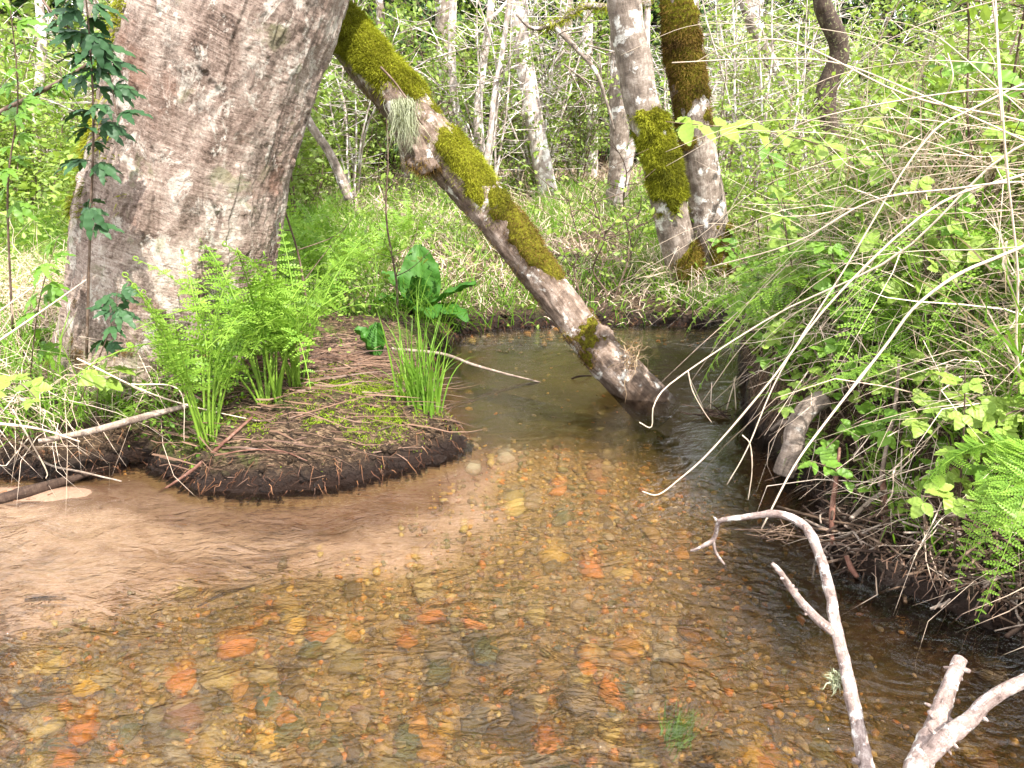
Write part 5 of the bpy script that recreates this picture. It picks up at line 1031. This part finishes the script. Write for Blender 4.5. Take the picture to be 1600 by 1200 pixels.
# small twig island in the right water
b0 = gp(1118, 648, .01); t_ = thing('twig_clump', 'small clump of stems poking out of the pool right of the slanting trunk', 'twigs', b0)
for q in range(34):
    e = rng.normal(size=3) * [1, .6, .3]; e[2] = abs(e[2]) + .02; part('twig', addtube(Acc(), [b0 + rng.normal(size=3) * [.05, .03, 0], b0 + e * .07 + [0, 0, 0]], [.003, .0015], 5, 3), darkwood if q % 2 else brownwood, t_)
for a_, b_ in (((1110, 640), (1112, 598)), ((1135, 640), (1150, 588)), ((1150, 640), (1147, 590)), ((1100, 640), (1075, 585))):
    part('twig', addtube(Acc(), [gp(*a_), dp(*b_, gp(*a_)[1])], [.0035, .002], 5, 6), cane_m, t_)
b0 = gp(1215, 838, .01); t_ = thing('twig_clump', 'little raft of dark twigs under the tip of the straight cane', 'twigs', b0)
for q in range(26): e = rng.normal(size=3) * [1, .7, .2]; part('twig', addtube(Acc(), [b0 + rng.normal(size=3) * [.04, .03, 0], b0 + e * .05 + [0, 0, .02]], [.003, .0015], 5, 3), brownwood if q % 3 else darkwood, t_)

# stick pile under the right bank: every stick its own part
b0 = gp(1400, 850, .1); t_ = thing('stick_pile', 'tangled grey and brown sticks piled under the right bank', 'stick pile', b0)
mats_ = [logbark, darkwood, brownwood, brownwood, darkwood]
for q in range(230):
    px = rng.uniform(1285, 1640); lo = np.interp(px, [1290, 1400, 1500, 1640], [868, 905, 940, 1000]); py = lo - rng.random() ** 1.3 * np.interp(px, [1285, 1400, 1640], [70, 120, 170]); zz = max(.01, (lo - py) * .0016)
    c = gp(px, py, zz); a_ = rng.normal() * .55 + (-.55 if rng.random() < .6 else .9); L = rng.uniform(.06, .24) * (1.5 if q % 7 == 0 else 1); d = np.array([math.cos(a_), math.sin(a_), rng.normal() * .22]); r_ = rng.uniform(.0016, .0048) * (1.6 if q % 9 == 0 else 1)
    pts = [c - d * L * .5, c + rng.normal(size=3) * .018, c + rng.normal(size=3) * .012 + d * L * .3, c + d * L * .5]
    part('stick', addtube(Acc(), pts, [r_, r_, r_ * .5], 6, 8), mats_[rng.integers(5)], t_)
for lb_, pts, rad, m in [('upright reddish root standing in the stick pile', [(1300, 850, 2.2), (1300, 800, 2.25), (1306, 755, 2.35), (1312, 700, 2.45)], [.007, .010, .008, .005], redwood), ('thick brown root standing behind the stick pile', [(1382, 828, 2.25), (1382, 780, 2.3), (1378, 740, 2.4)], [.010, .013, .010], redwood),
                         ('curved brown root between straw and the thick root', [(1375, 760, 2.35), (1385, 700, 2.4), (1398, 640, 2.45), (1405, 560, 2.5)], [.008, .007, .005], logbark), ('dark crooked stick bridging the hollow above the pile', [(1330, 810, 2.2), (1370, 775, 2.3), (1400, 768, 2.3), (1455, 775, 2.25), (1490, 772, 2.2)], [.007, .008, .008, .006], logbark),
                         ('thin root fallen along the edge of the stick pile', [(1390, 920, 2.1), (1430, 935, 2.05), (1490, 960, 2.0), (1560, 985, 1.9)], [.003, .004, .003], logbark), ('short rusty stub at the tip of the stick pile', [(1322, 868, 2.1), (1330, 888, 2.08), (1340, 902, 2.05)], [.007, .009, .006], redwood)]:
    P = [dp(*p) for p in pts]; P[0][2] = max(P[0][2], -.02); stick('bank_root', lb_, 'root', P, rad, m, 9, 30, .2)

# white dead branch in front
P = [dp(1420, 1420, .78), dp(1372, 1260, 1.0), dp(1350, 1180, 1.12), dp(1325, 1060, 1.25), dp(1304, 970, 1.35), dp(1298, 930, 1.4), dp(1278, 860, 1.48), dp(1255, 820, 1.52), dp(1215, 803, 1.56), dp(1165, 808, 1.6), dp(1130, 812, 1.62), dp(1120, 820, 1.63)]
rt = thing('dead_branch', 'bleached dead branch curving up out of the water in front, hooked at its top', 'branch', P[0])
def bpart(nm, P, rad, n=90, amp=.20, ns=20):
    ds = lambda th, s: amp * fbm(np.stack([np.cos(th), np.sin(th), s * 30], -1) * 1.3 + P[0][0] * 7, 4) + .30 * np.exp(-(((s + P[0][1]) % .23 - .1) / .010) ** 2) * np.maximum(0, np.cos(th - s * 20))
    V, F, rs = tube(P, rad, ns, n, ds); return part(nm, Acc().add(V, F, .5, rs), bone, rt)
bpart('main_stem', P, [.017, .0155, .0142, .0125, .0120, .0112, .0108, .0098, .0085, .007, .0055, .004], 200)
bpart('side_branch', [dp(1307, 992, 1.33), dp(1270, 960, 1.34), dp(1240, 925, 1.36), dp(1220, 895, 1.37), dp(1206, 880, 1.38)], [.010, .009, .0075, .006, .004])
bpart('twig', [dp(1122, 815, 1.63), dp(1116, 840, 1.64), dp(1098, 854, 1.64), dp(1079, 861, 1.65)], [.0055, .005, .003], 30)
bpart('twig', [dp(1114, 840, 1.64), dp(1118, 862, 1.64), dp(1132, 882, 1.64)], [.0045, .004, .0025], 30)
bpart('knob', [dp(1262, 836, 1.51), dp(1258, 826, 1.51), dp(1256, 820, 1.51)], [.006, .005, .003], 8)
bpart('knob', [dp(1340, 1190, 1.1), dp(1333, 1186, 1.1)], [.006, .004], 4)
b0 = dp(1307, 1063, 1.26); n_ = 70; part('lichen', Acc().add(*ribbons(b0 + rng.normal(size=(n_, 3)) * .006, rng.normal(size=(n_, 3)) + [-.6, 0, 0], rng.uniform(.012, .03, n_), .003, .1, 3, curl=3)), lich_m, rt, stuff=True)
P = [dp(1400, 1330, .8), dp(1435, 1200, .93), dp(1458, 1150, .98), dp(1470, 1110, 1.02), dp(1485, 1070, 1.06), dp(1500, 1030, 1.1)]
rt = thing('dead_branch', 'thick broken branch stub standing in the lower right corner, forked', 'branch', P[0])
bpart('main_stem', P, [.020, .019, .018, .0145, .0125, .0115], 120)
bpart('side_branch', [dp(1440, 1190, .94), dp(1480, 1150, .95), dp(1515, 1125, .97), dp(1550, 1090, .98), dp(1610, 1060, 1.0), dp(1680, 1035, 1.0)], [.015, .013, .012, .011, .010, .009], 90)
bpart('knob', [dp(1494, 1045, 1.08), dp(1506, 1046, 1.08), dp(1514, 1049, 1.08)], [.006, .005, .004], 6); bpart('knob', [dp(1476, 1120, 1.01), dp(1488, 1128, 1.0)], [.006, .004], 5); bpart('knob', [dp(1462, 1125, 1.0), dp(1452, 1112, 1.0)], [.006, .004], 5)

for root_ in [o for o in scene.objects if o.name.startswith('dead_branch')]:
    rt = root_; stem_ = [c for c in rt.children if c.name.startswith(('main_stem', 'side_branch'))]
    for c in stem_:
        me = c.data; co = np.zeros(len(me.vertices) * 3); me.vertices.foreach_get('co', co); co = co.reshape(-1, 3); nn = np.zeros(len(me.vertices) * 3); me.vertices.foreach_get('normal', nn); nn = nn.reshape(-1, 3)
        for q in rng.choice(np.arange(200, len(co) - 100), 6):
            p = co[q] + np.array(rt.location); n = nn[q] + rng.normal(size=3) * .3; L = rng.uniform(.003, .009)
            part('knob', addtube(Acc(), [p - n * .004, p + n * L * .5, p + n * L], [.0042, .003, .0014], 8, 7), bone, rt)
# under water leaves and weed
yl = leaf_mat('fallen_leaf', (.55, .33, .05), (.68, .42, .07), (.75, .52, .12), .1, .5, .3, 0)
tvl, tfl = toothed(.5, 5, .1, 14, .1, .1)
for px, py, s_, lb_, a_ in [(98, 1018, .07, 'large yellow leaf on the stones near the left edge', -1.3), (905, 1138, .028, 'small bright yellow leaf on the gravel near bottom centre', .4)]:
    b = gp(px, py, -.0); b[2] = Hs(b[0], b[1]) + .03; o = single('fallen_leaf', Acc().add((tvl * s_) @ rotm('Z', a_).T + b, tfl, .5), yl, lb_, 'leaf', b)
wm = leaf_mat('water_weed', (.10, .20, .03), (.20, .34, .06), (.30, .45, .10), .4, .5, .3, 0)
b = gp(1052, 1160, -.06); n_ = 60; tt = rng.random(n_); D = np.tile([.45, .75, .08], (n_, 1)) + rng.normal(size=(n_, 3)) * [.22, .15, .05]
single('water_weed', Acc().add(*ribbons(b + rng.normal(size=(n_, 3)) * [.015, .02, .008], D, rng.uniform(.05, .16, n_), .004, -.02, 6, side=np.tile([1., -.6, .3], (n_, 1)) + rng.normal(size=(n_, 3)) * .4, curl=.8)), wm, 'green water weed streaming under the surface at bottom centre', 'water weed', b)
print('objects', len(scene.objects), 'tris', sum(len(m.loops) - 2 * len(m.polygons) for m in bpy.data.meshes))
